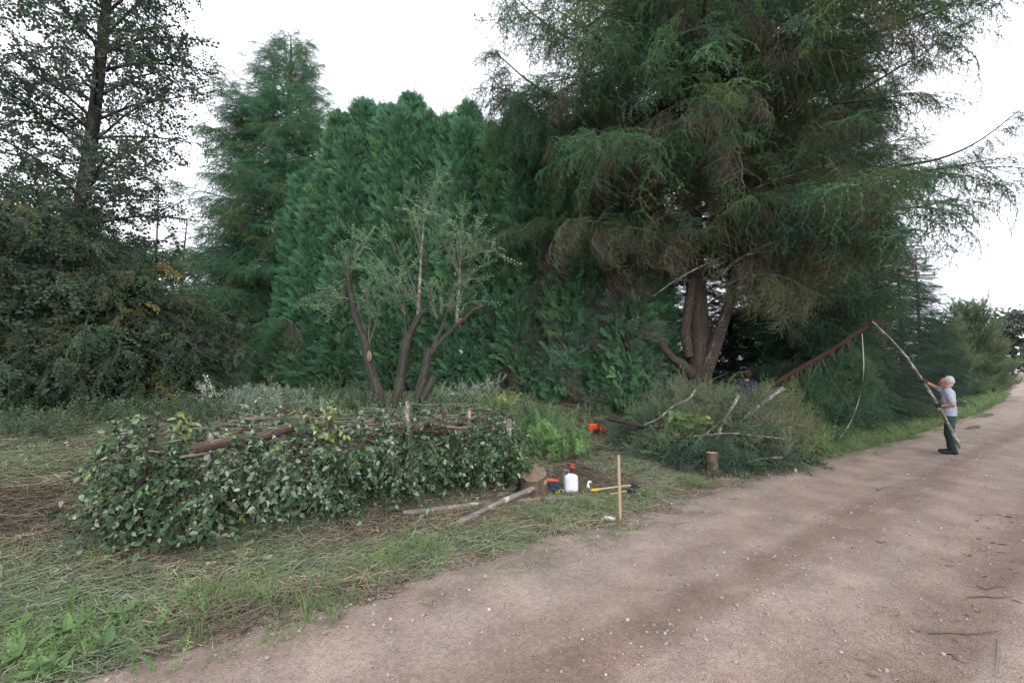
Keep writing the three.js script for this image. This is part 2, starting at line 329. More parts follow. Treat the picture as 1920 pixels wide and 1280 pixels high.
function leafSprig(seed, n = 11, L = 0.42, lw = [0.06, 0.042], droop = 0.1, spreadA = 1) { // twig with alternate broad leaves
  const R = rng(seed), g = new Geo(), m = [];
  for (let k = 0; k <= 3; k++) { const v = k / 3; m.push(V(L * v, -droop * v * v + 0.03 * (R() - 0.5), 0.05 * (R() - 0.5))); }
  g.tube(m, [0.004, 0.003, 0.0025, 0.0015], 3, 0);
  for (let f = 0; f < n; f++) {
    const v = 0.12 + 0.88 * f / (n - 1), i = Math.min(2, Math.floor(v * 3)), o = along3(m[i], m[i + 1], v * 3 - i), sd = f % 2 ? 1 : -1;
    const d = V(0.6 + R() * 0.5, -0.35 + (R() - 0.5) * 1.1, sd * (0.5 + R() * 0.6) * spreadA).normalize(), s = 0.75 + R() * 0.5;
    leaf(g, o.clone().addScaledVector(d, 0.015), d, V(R() - 0.5, 1, R() - 0.5).normalize(), lw[0] * s, lw[1] * s, 0.2, 0.25);
  }
  return g.build(true);
}
// several sprays joined into one bough: every = spacing along its stem of length L
function bough(seed, sprays, { L = 0.8, every = 0.15, sag = 0.35, up = 0, rand = 0.5, roll = 0.8, size = 1 }) {
  const R = rng(seed), g = new Geo(), q = V(), c = (w) => V(L * w, -sag * L * w * w, 0), n = Math.round(L / every);
  g.tube([c(0), c(0.5), c(1)], [0.008, 0.006, 0.003], 3, 0);
  for (let m = 0; m < n; m++) {
    const w = (m + 0.4 + 0.6 * R()) / n, t = c(w + 0.1).sub(c(w - 0.1)).normalize(), d = t.clone().multiplyScalar(0.8).add(V((R() - 0.5) * 0.4, up + (R() - 0.5) * rand, (m % 2 ? 1 : -1) * (0.25 + 0.6 * R()))), M4 = along(c(w), d, (R() - 0.5) * roll, size * (0.7 + 0.6 * R())).m;
    const src = sprays[Math.floor(R() * sprays.length)], p = src.attributes.position, o = g.count;
    for (let k = 0; k < p.count; k++) { q.fromBufferAttribute(p, k).applyMatrix4(M4); g.vert(q.x, q.y, q.z); }
    for (const k of src.index.array) g.i.push(k + o);
  }
  return g.build(true);
}
const variants = (n, sprays, o) => Array.from({ length: n }, (_, k) => bough(k * 97 + 5, sprays, o));
const S = {
  larch: [1, 2, 3, 4].map((k) => larchSpray(k * 13)), bare: [5, 6, 7].map((k) => larchSpray(k * 17, true, 9, 0.45)),
  spruce: [1, 2, 3].map((k) => spruceSpray(k * 19)), thuja: [1, 2, 3, 4].map((k) => thujaPlume(k * 23)),
  alder: [1, 2, 3].map((k) => leafSprig(k * 29, 10, 0.36, [0.07, 0.06], 0.16)), vine: [1, 2, 3].map((k) => leafSprig(k * 31, 12, 0.4, [0.075, 0.055], 0.16)),
  apple: [1, 2, 3].map((k) => leafSprig(k * 37, 11, 0.36, [0.058, 0.038])), willow: [1, 2, 3].map((k) => leafSprig(k * 41, 16, 0.6, [0.12, 0.035], 0.02, 0.6)),
  far: [1, 2].map((k) => leafSprig(k * 43, 14, 0.9, [0.3, 0.22], 0.15)),
};

const B = {
  larch: variants(6, S.larch, { every: 0.125, sag: 0.28, up: -0.12, rand: 0.9, roll: 1.4, size: 1.15 }), bare: variants(4, S.bare, { every: 0.16, sag: 0.45, up: -0.4, size: 1.2 }),
  spruce: variants(4, S.spruce, { every: 0.2, sag: 0.2, up: -0.05, roll: 0.5 }), alder: variants(5, S.alder, { every: 0.13, sag: 0.2, up: -0.05, rand: 1.8, roll: 5, size: 1.0 }),
  vine: variants(5, S.vine, { every: 0.13, sag: 0.4, up: -0.25, rand: 1, roll: 2.6 }), willow: variants(4, S.willow, { every: 0.16, sag: 0.05, up: 0.5, rand: 0.5, size: 1.1 }), far: variants(3, S.far, { L: 1.6, every: 0.4, sag: 0.1, up: 0.1, rand: 1, roll: 2 }),
};
function clumpOf(seed) { // a few thuja plumes side by side
  const R = rng(seed), g = new Geo(), q = V();
  for (let m = 0; m < 3; m++) { const M4 = along(V((R() - 0.5) * 0.2, (R() - 0.5) * 0.35, (R() - 0.5) * 0.35), V(1, (R() - 0.5) * 0.9, (R() - 0.5) * 1.1), (R() - 0.5) * 1.5, 0.75 + R() * 0.5).m, src = S.thuja[m % 4], p = src.attributes.position, o = g.count; for (let k = 0; k < p.count; k++) { q.fromBufferAttribute(p, k).applyMatrix4(M4); g.vert(q.x, q.y, q.z); } for (const k of src.index.array) g.i.push(k + o); }
  return g.build(true);
}
B.thuja = [1, 2, 3, 4, 5].map((k) => clumpOf(k * 53));

// ---------------------------------------------------------------- trees
// grow(): trunk, limbs, fine branches and the places of sprays
function grow(o) {
  const R = rng(o.seed), H = o.H, lean = o.lean || [0, 0], tp = [], tr = [];
  const axis = (u) => V(lean[0] * u * H + (o.bend || 0.12) * noise(u * 2.2, o.seed * 0.37) * H * 0.1, u * H, lean[1] * u * H + (o.bend || 0.12) * noise(u * 2.2, o.seed * 0.37 + 40) * H * 0.1);
  const rad = (u) => o.r0 * ((1 - u) ** 0.85) + 0.012 + o.r0 * 0.45 * Math.exp(-u * H / 0.35);
  for (let k = 0; k <= 28; k++) { const u = k / 28; tp.push(axis(u).add(V(0, k ? 0 : -0.15, 0))); tr.push(rad(u)); }
  const trunk = new Geo().tube(tp, tr, o.r0 > 0.12 ? 16 : 8, 2, (a, th) => 1 + 0.07 * noise(Math.cos(th) * 2.3, a * 1.6, Math.sin(th) * 2.3 + o.seed) + 0.05 * noise(Math.cos(th) * 6, a * 2, Math.sin(th) * 6));
  const limbs = [], fine = new Geo(), sprays = [];
  for (let n = 0; n < o.prims; n++) {
    const u = o.u0 + (1 - o.u0) * ((n + R() * 0.9) / o.prims) ** (o.low || 1), az = n * 2.39996 + (R() - 0.5) * 0.9, start = axis(Math.min(u, 0.99)); start.y = Math.min(start.y, H * 0.995);
    let len = o.R * o.shape((u - o.u0) / (1 - o.u0)) * (0.62 + 0.5 * R());
    if (o.sides) len *= o.sides(az, u);
    if (o.offRoad && start.y < 4.2) { const [ , s0] = roadTS(o.at.x + start.x, o.at.z + start.z); for (let q = 0; q < 20 && len > 0.3; q++) { const [, s1] = roadTS(o.at.x + start.x + Math.cos(az) * len, o.at.z + start.z + Math.sin(az) * len); if (s1 > (o.offRoad === true ? 0.9 : o.offRoad) || s1 > s0) break; len *= 0.86; } }
    if (len < 0.25) continue;
    const pitch = (typeof o.pitch === 'function' ? o.pitch((u - o.u0) / (1 - o.u0)) : o.pitch) + (R() - 0.5) * 0.3, hx = Math.cos(az), hz = Math.sin(az), sag = o.sag * (0.7 + 0.6 * R()), tip = (o.tip || 0) * (0.6 + 0.8 * R());
    const w1 = (R() - 0.5) * 0.5, pts = [], K = 8;
    const curve = (v) => V(start.x + hx * len * v * Math.cos(pitch) - hz * w1 * len * v * v * 0.5, start.y + len * (Math.sin(pitch) * v - sag * v * v + tip * v * v * v), start.z + hz * len * v * Math.cos(pitch) + hx * w1 * len * v * v * 0.5);
    for (let k = 0; k <= K; k++) { const v = k / K, p = curve(v); p.x += 0.05 * len * 0.3 * (R() - 0.5); p.z += 0.05 * len * 0.3 * (R() - 0.5); pts.push(p); }
    const r1 = Math.min(rad(u) * 0.55, (o.br || 0.011) * len + 0.006), rr = pts.map((_, k) => r1 * (1 - 0.85 * k / K));
    if (r1 > (o.limbFrom || 0.045) && limbs.length < 40) limbs.push(new Geo().tube(pts, rr, 7, 2)); else fine.tube(pts, rr, 4, 0);
    const secs = Math.max(2, Math.round(len / o.secEvery));
    for (let q = 0; q < secs; q++) {
      const v = (o.bareTo || 0.14) + (1 - (o.bareTo || 0.14)) * (q + R() * 0.8) / secs, p0 = curve(v), e = curve(Math.min(1, v + 0.05)).sub(curve(v - 0.05)).normalize();
      const lat = V(-e.z, 0, e.x).normalize(), sg = q % 2 ? 1 : -1, sl = Math.min(o.secMax || 1.4, o.sec * len * (1.05 - 0.75 * v) + 0.15) * (0.6 + 0.7 * R());
      const d = e.clone().multiplyScalar(0.75 + 0.4 * R()).addScaledVector(lat, sg * (0.5 + 0.7 * R())).add(V(0, (o.secUp || 0) + (R() - 0.5) * (o.secRand || 0.25), 0)).normalize();
      const sag2 = (o.sag2 ?? 0.25) * (0.6 + 0.8 * R()), c2 = (w) => p0.clone().addScaledVector(d, sl * w).add(V(0, -sag2 * sl * w * w, 0));
      const L0 = o.boughL || 0.8, ns = Math.max(1, Math.round(sl / (L0 * 1.1)));
      if (ns > 1) fine.tube([c2(0), c2(0.5), c2(1)], [Math.min(0.014, rr[Math.min(K, Math.round(v * K))] * 0.6), 0.006, 0.003], 3, 0);
      for (let m = 0; m < ns; m++) sprays.push({ p: c2(m / ns), d: c2((m + 1) / ns).sub(c2(m / ns)).add(V(0, 0.1 * sl / ns, 0)), roll: (R() - 0.5) * (o.roll || 0.8), s: clamp(sl / ns / L0, 0.55, 1.25) * (0.9 + 0.25 * R()) * (o.size || 1), v, u, r: R(), n });
    }
  }
  return { trunk: trunk.build(), limbs: limbs.map((l) => l.build()), fine: fine.build(), sprays, R, axis, rad };
}
function tree(o) { // one thing: trunk, limbs, fine branches, crown
  const g = grow(o), t = thing(o.name, o.label, 'tree', o.at, 0, o.group);
  part('trunk', g.trunk, o.bark, t);
  for (const l of g.limbs) part('limb', l, o.bark, t);
  part('branches', g.fine, o.twig || M.twig, t, 'stuff');
  const live = [], dead = [];
  for (const s of g.sprays) {
    if (o.keep && !o.keep(s, g.R)) continue;
    if (o.dead && g.R() < o.dead(s)) dead.push(along(s.p, s.d, s.roll, s.s * 1.05, vary(o.deadColor || RGB(0.13, 0.10, 0.08), g.R, 0.35)));
    else { const cs = o.colors, k = 0.5 + 0.5 * noise(s.n * 0.731, s.v * 1.3, o.seed) + (s.r - 0.5) * 0.5, c = cs[clamp(Math.floor(k * cs.length), 0, cs.length - 1)]; live.push(along(s.p, s.d, s.roll, s.s, vary(c, g.R, 0.22))); }
  }
  spread('crown', o.sprays, o.leafMat || M.needles, live, t);
  if (dead.length) spread('dead_twigs', B.bare, M.dry, dead, t);

  return t;
}
const larchGreens = [RGB(0.055, 0.13, 0.06), RGB(0.07, 0.145, 0.055), RGB(0.05, 0.12, 0.062), RGB(0.11, 0.155, 0.05), RGB(0.08, 0.135, 0.055)];
const larchBase = { bark: M.larchBark, sprays: B.larch, colors: larchGreens, shape: (u) => (0.35 + 0.75 * Math.sin(Math.PI * Math.min(1, 0.35 + u * 0.65))) * (1 - u) ** 0.55 + 0.05, pitch: (u) => lerp(-0.05, 0.5, u), sag: 0.3, tip: 0.22, secEvery: 0.17, sec: 0.32, every: 0.15, secMax: 1.3, sag2: 0.35, spUp: -0.3, u0: 0.14, secRand: 0.5, roll: 1.4 };

// the big larch whose forked trunk stands behind the brush pile
const larchA = tree({ ...larchBase, name: 'larch_tree', seed: 11, at: stand(1305, 12.0), H: 17, r0: 0.3, R: 6.0, prims: 155, u0: 0.29, lean: [0.012, 0.0], limbFrom: 0.05, sides: (az, u) => u < 0.36 ? (Math.cos(az) > 0.2 ? 0.75 : 0.5) : u < 0.45 ? 0.85 : 1,
  dead: (s) => (s.u < 0.5 ? 0.42 : 0.14) * (s.v < 0.6 ? 1.2 : 0.5), label: 'huge larch with thick forked brown trunk rising behind the brush pile' });
// an arching limb set by hand, boughs hanging from it
function archLimb(t, pts, r0, n, colors, seed, reach = 0.35, bark = M.greyBark, size = 0.8, deadShare = 0.25) {
  const R = rng(seed), q = new THREE.CatmullRomCurve3(pts), L = q.getPoints(14), live = [], dead = [];
  part('limb', new Geo().tube(L, L.map((_, k) => r0 * (1 - 0.85 * k / 14)), 7, 2).build(), bark, t);
  for (let k = 0; k < n; k++) { const v = 0.12 + 0.88 * (k + R()) / n, p = q.getPoint(v), tn = q.getTangent(v), d = tn.clone().multiplyScalar(0.6).add(V((R() - 0.5) * 1.4, -0.15 - reach * R() * 1.6, (R() - 0.5) * 1.4)); (R() < deadShare ? dead : live).push(along(p, d, (R() - 0.5) * 1.2, size * (0.6 + 0.7 * R()), vary(colors[k % colors.length], R, 0.25))); }
  spread('crown', B.larch, M.needles, live, t, 'stuff'); if (dead.length) { dead.forEach((e) => { e.c = vary(RGB(0.17, 0.145, 0.12), R, 0.3); }); spread('dead_twigs', B.bare, M.dry, dead, t, 'stuff'); }
}
{ // forked side stems of that trunk
  const p = larchA.position, L = (px, py, D) => at(px, py, D).sub(p);
  part('limb', new Geo().tube([L(1316, 712, 11.95), L(1335, 665, 11.8), L(1352, 615, 11.7), L(1368, 570, 11.6), L(1380, 500, 11.5), L(1400, 400, 11.4)], [0.2, 0.17, 0.15, 0.13, 0.1, 0.06], 12, 2), M.larchBark, larchA);
  part('limb', new Geo().tube([L(1296, 700, 11.95), L(1278, 682, 11.8), L(1262, 672, 11.75), L(1248, 655, 11.75), L(1238, 640, 11.7)], [0.16, 0.13, 0.1, 0.09, 0.08], 10, 2), M.larchBark, larchA);
  part('limb', new Geo().tube([L(1292, 668, 11.8), L(1284, 620, 11.75), L(1292, 570, 11.72), L(1300, 520, 11.75)], [0.12, 0.13, 0.12, 0.1], 10, 2), M.larchBark, larchA);
  const drab = [RGB(0.15, 0.17, 0.075), RGB(0.17, 0.17, 0.095), RGB(0.11, 0.145, 0.065)];
  archLimb(larchA, [L(1345, 520, 11.4), L(1400, 478, 10.9), L(1470, 468, 10.6), L(1545, 455, 10.4), L(1640, 425, 10.3)], 0.05, 64, drab, 5, 0.9);
  archLimb(larchA, [L(1350, 540, 11.4), L(1400, 520, 10.8), L(1450, 515, 10.5), L(1500, 530, 10.3)], 0.04, 34, drab, 6, 1.0);
  archLimb(larchA, [L(1320, 470, 11.6), L(1240, 440, 11), L(1150, 420, 10.7), L(1060, 410, 10.6)], 0.045, 40, drab, 7, 0.6, M.greyBark, 0.8, 0.6);
  archLimb(larchA, [L(1330, 400, 11.6), L(1400, 360, 11), L(1480, 330, 10.6), L(1580, 300, 10.4)], 0.05, 46, [RGB(0.1, 0.15, 0.055), RGB(0.13, 0.16, 0.06)], 8, 0.6);
  const cool = [RGB(0.055, 0.125, 0.07), RGB(0.06, 0.135, 0.065), RGB(0.05, 0.115, 0.07)];
  archLimb(larchA, [L(1270, 240, 11.8), L(1130, 215, 11.3), L(1010, 165, 11), L(915, 85, 10.8)], 0.06, 54, cool, 21, 0.5, M.darkBark, 0.8, 0.12);
  archLimb(larchA, [L(1270, 150, 11.8), L(1130, 100, 11.3), L(1030, 50, 11), L(950, -20, 10.8)], 0.06, 54, cool, 22, 0.5, M.darkBark, 0.8, 0.12);
  archLimb(larchA, [L(1275, 300, 11.8), L(1170, 270, 11.3), L(1080, 240, 11), L(985, 215, 10.9)], 0.05, 44, cool, 23, 0.6, M.darkBark, 0.8, 0.25);
  // long bare lichen-grey branch that reaches left across the trunk
  part('limb', new Geo().tube([L(1355, 482, 11.2), L(1320, 497, 11.1), L(1290, 512, 11), L(1260, 530, 10.9), L(1225, 555, 10.8)], [0.04, 0.03, 0.025, 0.018, 0.008], 6, 2), M.greyBark, larchA);
}
const darkLarch = [RGB(0.04, 0.105, 0.05), RGB(0.05, 0.12, 0.05), RGB(0.038, 0.095, 0.05), RGB(0.075, 0.13, 0.045)];
const larchB = tree({ ...larchBase, name: 'larch_tree', seed: 29, at: stand(1585, 15.6), H: 19, r0: 0.28, offRoad: true, R: 4.9, prims: 240, u0: 0.03, low: 1.35, colors: darkLarch, sides: (az, u) => (u < 0.3 ? 0.82 : 1) * (Math.cos(az) + 0.75 * Math.sin(az) > 0.35 ? (u < 0.3 ? 0.48 : 0.56) : 1), dead: (s) => (s.u < 0.4 ? 0.16 : 0.05),
  label: 'tall dense dark larch to the right of the forked trunk, overhanging the road' });
{
  const p = larchB.position, L = (px, py, D) => at(px, py, D).sub(p);
  archLimb(larchB, [L(1610, 340, 15.4), L(1690, 312, 14.8), L(1760, 298, 14.4), L(1830, 268, 14.2), L(1915, 205, 14)], 0.07, 46, darkLarch, 15, 0.5, M.darkBark, 0.7, 0.35);
  archLimb(larchB, [L(1600, 180, 15.4), L(1680, 130, 15), L(1740, 95, 14.8), L(1785, 50, 14.6)], 0.05, 34, darkLarch, 16, 0.4, M.darkBark, 0.75, 0.15);
  archLimb(larchB, [L(1600, 60, 15.4), L(1680, 20, 15), L(1760, 0, 14.8), L(1820, -30, 14.6)], 0.05, 30, darkLarch, 17, 0.4, M.darkBark, 0.7, 0.4);
}
tree({ ...larchBase, name: 'larch_tree', seed: 47, at: stand(520, 20), H: 15.8, r0: 0.26, R: 5.5, prims: 240, u0: 0.05, shape: (u) => (0.95 - 0.15 * u) * (1 - u) ** 0.5 + 0.05, secMax: 1.0, pitch: (u) => lerp(-0.05, 0.65, u), colors: [RGB(0.065, 0.18, 0.09), RGB(0.075, 0.195, 0.085), RGB(0.06, 0.165, 0.09), RGB(0.135, 0.2, 0.06)], dead: (s) => (s.u < 0.25 ? 0.4 : 0.06),
  label: 'tall pointed larch between the left thicket and the thuja row' });
const spruceBase = { bark: M.darkBark, sprays: B.spruce, colors: [RGB(0.03, 0.07, 0.045), RGB(0.035, 0.08, 0.045), RGB(0.028, 0.06, 0.045)], shape: (u) => (1 - u) ** 0.8 * 0.95 + 0.05, pitch: (u) => lerp(-0.2, 0.5, u), sag: 0.12, tip: 0.14, secEvery: 0.24, sec: 0.3, every: 0.24, sag2: 0.2, u0: 0.03, roll: 0.5 };
tree({ ...spruceBase, name: 'spruce_tree', seed: 61, at: stand(1650, 17.5), offRoad: 0.3, H: 8.2, r0: 0.14, R: 2.6, prims: 140, label: 'dark spruce at the road end of the tree group, behind the grey haired man' });
tree({ ...spruceBase, name: 'spruce_tree', seed: 67, at: stand(1695, 21.5), H: 8.6, r0: 0.12, R: 2.5, u0: 0.03, offRoad: 0.3, prims: 190, label: 'low dark spruce on the verge just left of the willow bush' });
tree({ ...spruceBase, name: 'spruce_tree', seed: 69, at: stand(1728, 25.5), H: 8.2, r0: 0.12, R: 2.5, offRoad: 0.3, prims: 190, label: 'narrow dark spruce outermost on the road side of the tree group' });
tree({ ...spruceBase, name: 'spruce_tree', seed: 71, at: stand(335, 26), H: 9.6, r0: 0.14, R: 2.4, prims: 90, label: 'young spruce seen in the gap left of the tall pointed larch' });
tree({ ...spruceBase, name: 'spruce_tree', seed: 73, at: stand(430, 29), H: 9, r0: 0.16, R: 3, prims: 90, every: 0.3, size: 1.3, label: 'dark spruce far back behind the end of the left thicket' });
tree({ ...spruceBase, name: 'pine_tree', seed: 79, at: stand(283, 36), H: 15.5, r0: 0.16, R: 1.5, prims: 42, u0: 0.3, shape: () => 0.9, every: 0.3, bark: M.darkBark, label: 'slender thin pine standing alone in the sky gap on the left' });
[[1100, 19, 11, 3, 'shaded spruce filling the gap behind the thuja row and the forked larch'], [1440, 20, 11, 3, 'shaded spruce deep behind the forked trunk, tallest of the hidden ones'], [1375, 17.5, 8, 2.4, 'shaded spruce directly behind the forked trunk'], [1250, 16.5, 8, 2.2, 'shaded spruce left of the forked trunk, behind the bright thuja'], [1310, 18.5, 10, 2.6, 'shaded spruce seen through the fork of the big trunk'], [1490, 15, 6.8, 2.4, 'low spruce in deep shade behind the person in navy'], [1600, 16.4, 6, 2.1, 'low dark spruce hanging behind the long pole and rope']]
  .forEach(([px, D, H, R0, label]) => tree({ ...spruceBase, name: 'spruce_tree', seed: px, at: stand(px, D), H, r0: 0.14, R: R0, prims: 105, size: 1.15, label }));

// row of thujas
function thuja(px, D, H, r, seed, label, deadShare = 0, open = 0) {
  const R = rng(seed), t = thing('thuja_tree', label, 'tree', stand(px, D), 0, 'tall thujas grown together into a row'), live = [], dead = [];
  const pts = [], rr = []; for (let k = 0; k <= 10; k++) { pts.push(V(0.06 * noise(k * 0.5, seed), H * 0.97 * k / 10 - (k ? 0 : 0.15), 0.06 * noise(k * 0.5, seed + 9))); rr.push(0.13 * (1 - 0.92 * k / 10)); }
  part('trunk', new Geo().tube(pts, rr, 10, 2, (a, th) => 1 + 0.12 * noise(Math.cos(th) * 2, a * 0.8, Math.sin(th) * 2)).build(), M.redBark, t);
  // several upright leaders side by side, each a slim cone
  const greens = [RGB(0.1, 0.26, 0.14), RGB(0.115, 0.29, 0.135), RGB(0.085, 0.23, 0.13), RGB(0.165, 0.32, 0.125)], fine = new Geo(), lead = [[0, 0, H, r * 0.66]];
  for (let k = 0; k < 5; k++) { const a = k * 1.257 + R() * 0.7, o = r * (0.42 + 0.16 * R()); lead.push([Math.cos(a) * o, Math.sin(a) * o, H * (0.84 + 0.14 * R()), r * (0.5 + 0.1 * R())]); }
  const coneR = (l, y) => y > l[2] ? -1 : l[3] * Math.max(0, 1 - y / l[2]) ** 0.5 * (y < 0.8 ? lerp(0.85, 1, y / 0.8) : 1);
  for (const l of lead) for (let k = 0, N = Math.round(l[2] * l[3] * 390); k < N; k++) {
    const u = R() ** 1.1, az = R() * 6.2832, y = 0.05 + u * (l[2] - 0.08), rough = 1 + 0.22 * noise(Math.cos(az) * 2.1, y * 0.5, Math.sin(az) * 2.1 + seed) + 0.16 * noise(Math.cos(az) * 4.5, y * 1.1, Math.sin(az) * 4.5 + seed), rad = coneR(l, y) * rough + 0.04, inn = R() < 0.2 ? 0.5 + 0.3 * R() : 0.88 + 0.16 * R();
    const p = V(l[0] + Math.cos(az) * rad * inn, y, l[1] + Math.sin(az) * rad * inn);
    if (lead.some((m) => m !== l && Math.hypot(p.x - m[0], p.z - m[1]) < coneR(m, y) - 0.28)) continue;
    if (Math.sin(az) < -0.35 && u < 0.85 && R() < 0.5) continue;
    const gap = open && noise(p.x * 0.9 + seed, p.y * 0.55, p.z * 0.9) > 0.42 - open && p.y < H * 0.62, d = V(Math.cos(az + (R() - 0.5) * 1.6), 0.2 + R() * 1.3 + 0.4 * u, Math.sin(az + (R() - 0.5) * 1.6)).normalize();
    if (gap) { if (R() < 0.3) dead.push(along(p.clone().setX(p.x * 0.85).setZ(p.z * 0.85), V(Math.cos(az), -0.6, Math.sin(az)), R() * 2, 0.5 + R() * 0.4, vary(RGB(0.15, 0.12, 0.1), R, 0.35))); continue; }
    if (R() < deadShare && u < 0.4) dead.push(along(p, V(d.x, -0.4 - R(), d.z), R() * 2, 0.5 + R() * 0.4, vary(RGB(0.15, 0.12, 0.1), R, 0.35)));
    else live.push(along(p, d, (R() - 0.5) * 3.4, 0.32 + R() * 0.34, vary(greens[clamp(Math.floor(2 + 2.6 * noise(p.x * 0.8, p.y * 0.5, p.z * 0.8 + seed) + (R() - 0.5) * 2.2), 0, 3)], R, 0.42)));
    if (k % 12 === 0) fine.tube([V(l[0] * 0.6 + p.x * 0.1, Math.max(0, y - 0.35), l[1] * 0.6 + p.z * 0.1), p.clone().lerp(V(l[0], y - 0.3, l[1]), 0.4), p.clone()], [0.016, 0.009, 0.003], 3, 0);
  }
  part('branches', fine.build(), M.twig, t, 'stuff');
  spread('crown', B.thuja, M.leaves, live, t); if (dead.length) spread('dead_twigs', B.bare, M.dry, dead, t);
  return t;
}
[[600, 16.6, 8.3, 1.5, 'leftmost thuja of the row, broad at the base beside the pointed larch'], [672, 16.3, 10.4, 1.55, 'second thuja from the left, behind the leftmost apple stem'], [765, 15.9, 10.4, 1.65, 'third and tallest thuja from the left, behind the middle apple stem'],
  [875, 15.4, 9.8, 1.6, 'fourth thuja from the left, behind the right apple stem'], [975, 14.7, 9.4, 1.5, 'fifth thuja from the left, behind the right end of the brush hedge', 0.03, 0.12], [1075, 13.9, 8.4, 1.45, 'sixth thuja, with gaps of brown hanging twigs low down', 0.05, 0.34],
  [1165, 13.2, 7.2, 1.35, 'rightmost thuja of the row, bright green beside the forked larch trunk', 0.03, 0.1]]
  .forEach(([px, D, H, r, label, dd, op], k) => thuja(px, D, H, r, 900 + k * 7, label, dd || 0, op || 0));

// left: tall alder over a thicket
const alderGreens = [RGB(0.05, 0.085, 0.045), RGB(0.06, 0.095, 0.05), RGB(0.045, 0.075, 0.045), RGB(0.07, 0.09, 0.05)];
tree({ name: 'alder_tree', seed: 101, at: stand(108, 9.2), H: 12.5, r0: 0.17, R: 2.7, prims: 95, u0: 0.16, lean: [0.075, 0.01], bark: M.darkBark, sprays: B.alder, leafMat: M.leaves, colors: alderGreens, shape: (u) => 0.62 + 0.38 * Math.sin(Math.PI * (0.15 + 0.8 * u)),
  pitch: (u) => lerp(0.45, 0.95, u), sag: 0.35, tip: 0.05, secEvery: 0.22, sec: 0.34, secUp: 0.1, secRand: 2.2, sag2: 0.3, roll: 5, limbFrom: 0.03, label: 'tall leafy alder with leaning trunk on the far left' });
const bushBase = { bark: M.darkBark, leafMat: M.leaves, sprays: B.vine, size: 1.0, shape: (u) => 0.55 + 0.5 * Math.sin(Math.PI * (0.2 + 0.7 * u)), pitch: (u) => lerp(0.1, 0.9, u), sag: 0.45, tip: 0.05, secEvery: 0.2, sec: 0.4, every: 0.17, secRand: 1.2, sag2: 0.4, spUp: -0.25, spRand: 1, roll: 2.6, u0: 0.05, colors: [RGB(0.04, 0.085, 0.035), RGB(0.05, 0.1, 0.04), RGB(0.035, 0.07, 0.035), RGB(0.045, 0.085, 0.04), RGB(0.11, 0.12, 0.035)] };
[[20, 8.0, 3.5, 1.9, 'dark shrub at the far left edge, under the tall alder'], [125, 8.6, 3.2, 1.8, 'tangled dark green shrub in front of the alder trunk'], [225, 9.0, 2.6, 1.6, 'vine covered shrub with yellowing leaves in the thicket middle'],
  [305, 9.6, 2.1, 1.3, 'rounded shrub with olive leaves near the thicket right end'], [385, 10.4, 1.75, 1.05, 'smallest rounded shrub, last at the right end of the thicket'], [50, 10.5, 4.6, 2.1, 'tall shrub at the back of the thicket, left of the alder trunk'], [180, 11.5, 3.6, 2.0, 'tall shrub at the back of the thicket, right of the alder trunk']]
  .forEach(([px, D, H, R0, label], k) => tree({ ...bushBase, name: 'thicket_shrub', seed: 200 + k * 9, at: stand(px, D), H, r0: 0.06, R: R0, prims: Math.round(26 + H * 9), label, group: 'shrubs of the left thicket', colors: k === 2 || k === 4 ? [...bushBase.colors, RGB(0.17, 0.15, 0.03)] : bushBase.colors }));
{ // pale crooked forked sapling in front of the thicket
  const p = ground(140, 778), t = thing('dead_sapling', 'pale crooked forked sapling stem at the front of the thicket', 'sapling', p), L = (px, py) => at(px, py, -p.z).sub(p);
  part('trunk', new Geo().tube([V(0, -0.05, 0), L(140, 740), L(150, 690), L(152, 640), L(165, 590)], [0.05, 0.04, 0.035, 0.025, 0.012], 8, 2).build(), M.greyBark, t);
  part('limb', new Geo().tube([L(141, 755), L(128, 735), L(115, 705), L(112, 660)], [0.035, 0.03, 0.022, 0.012], 7, 2).build(), M.greyBark, t);
}

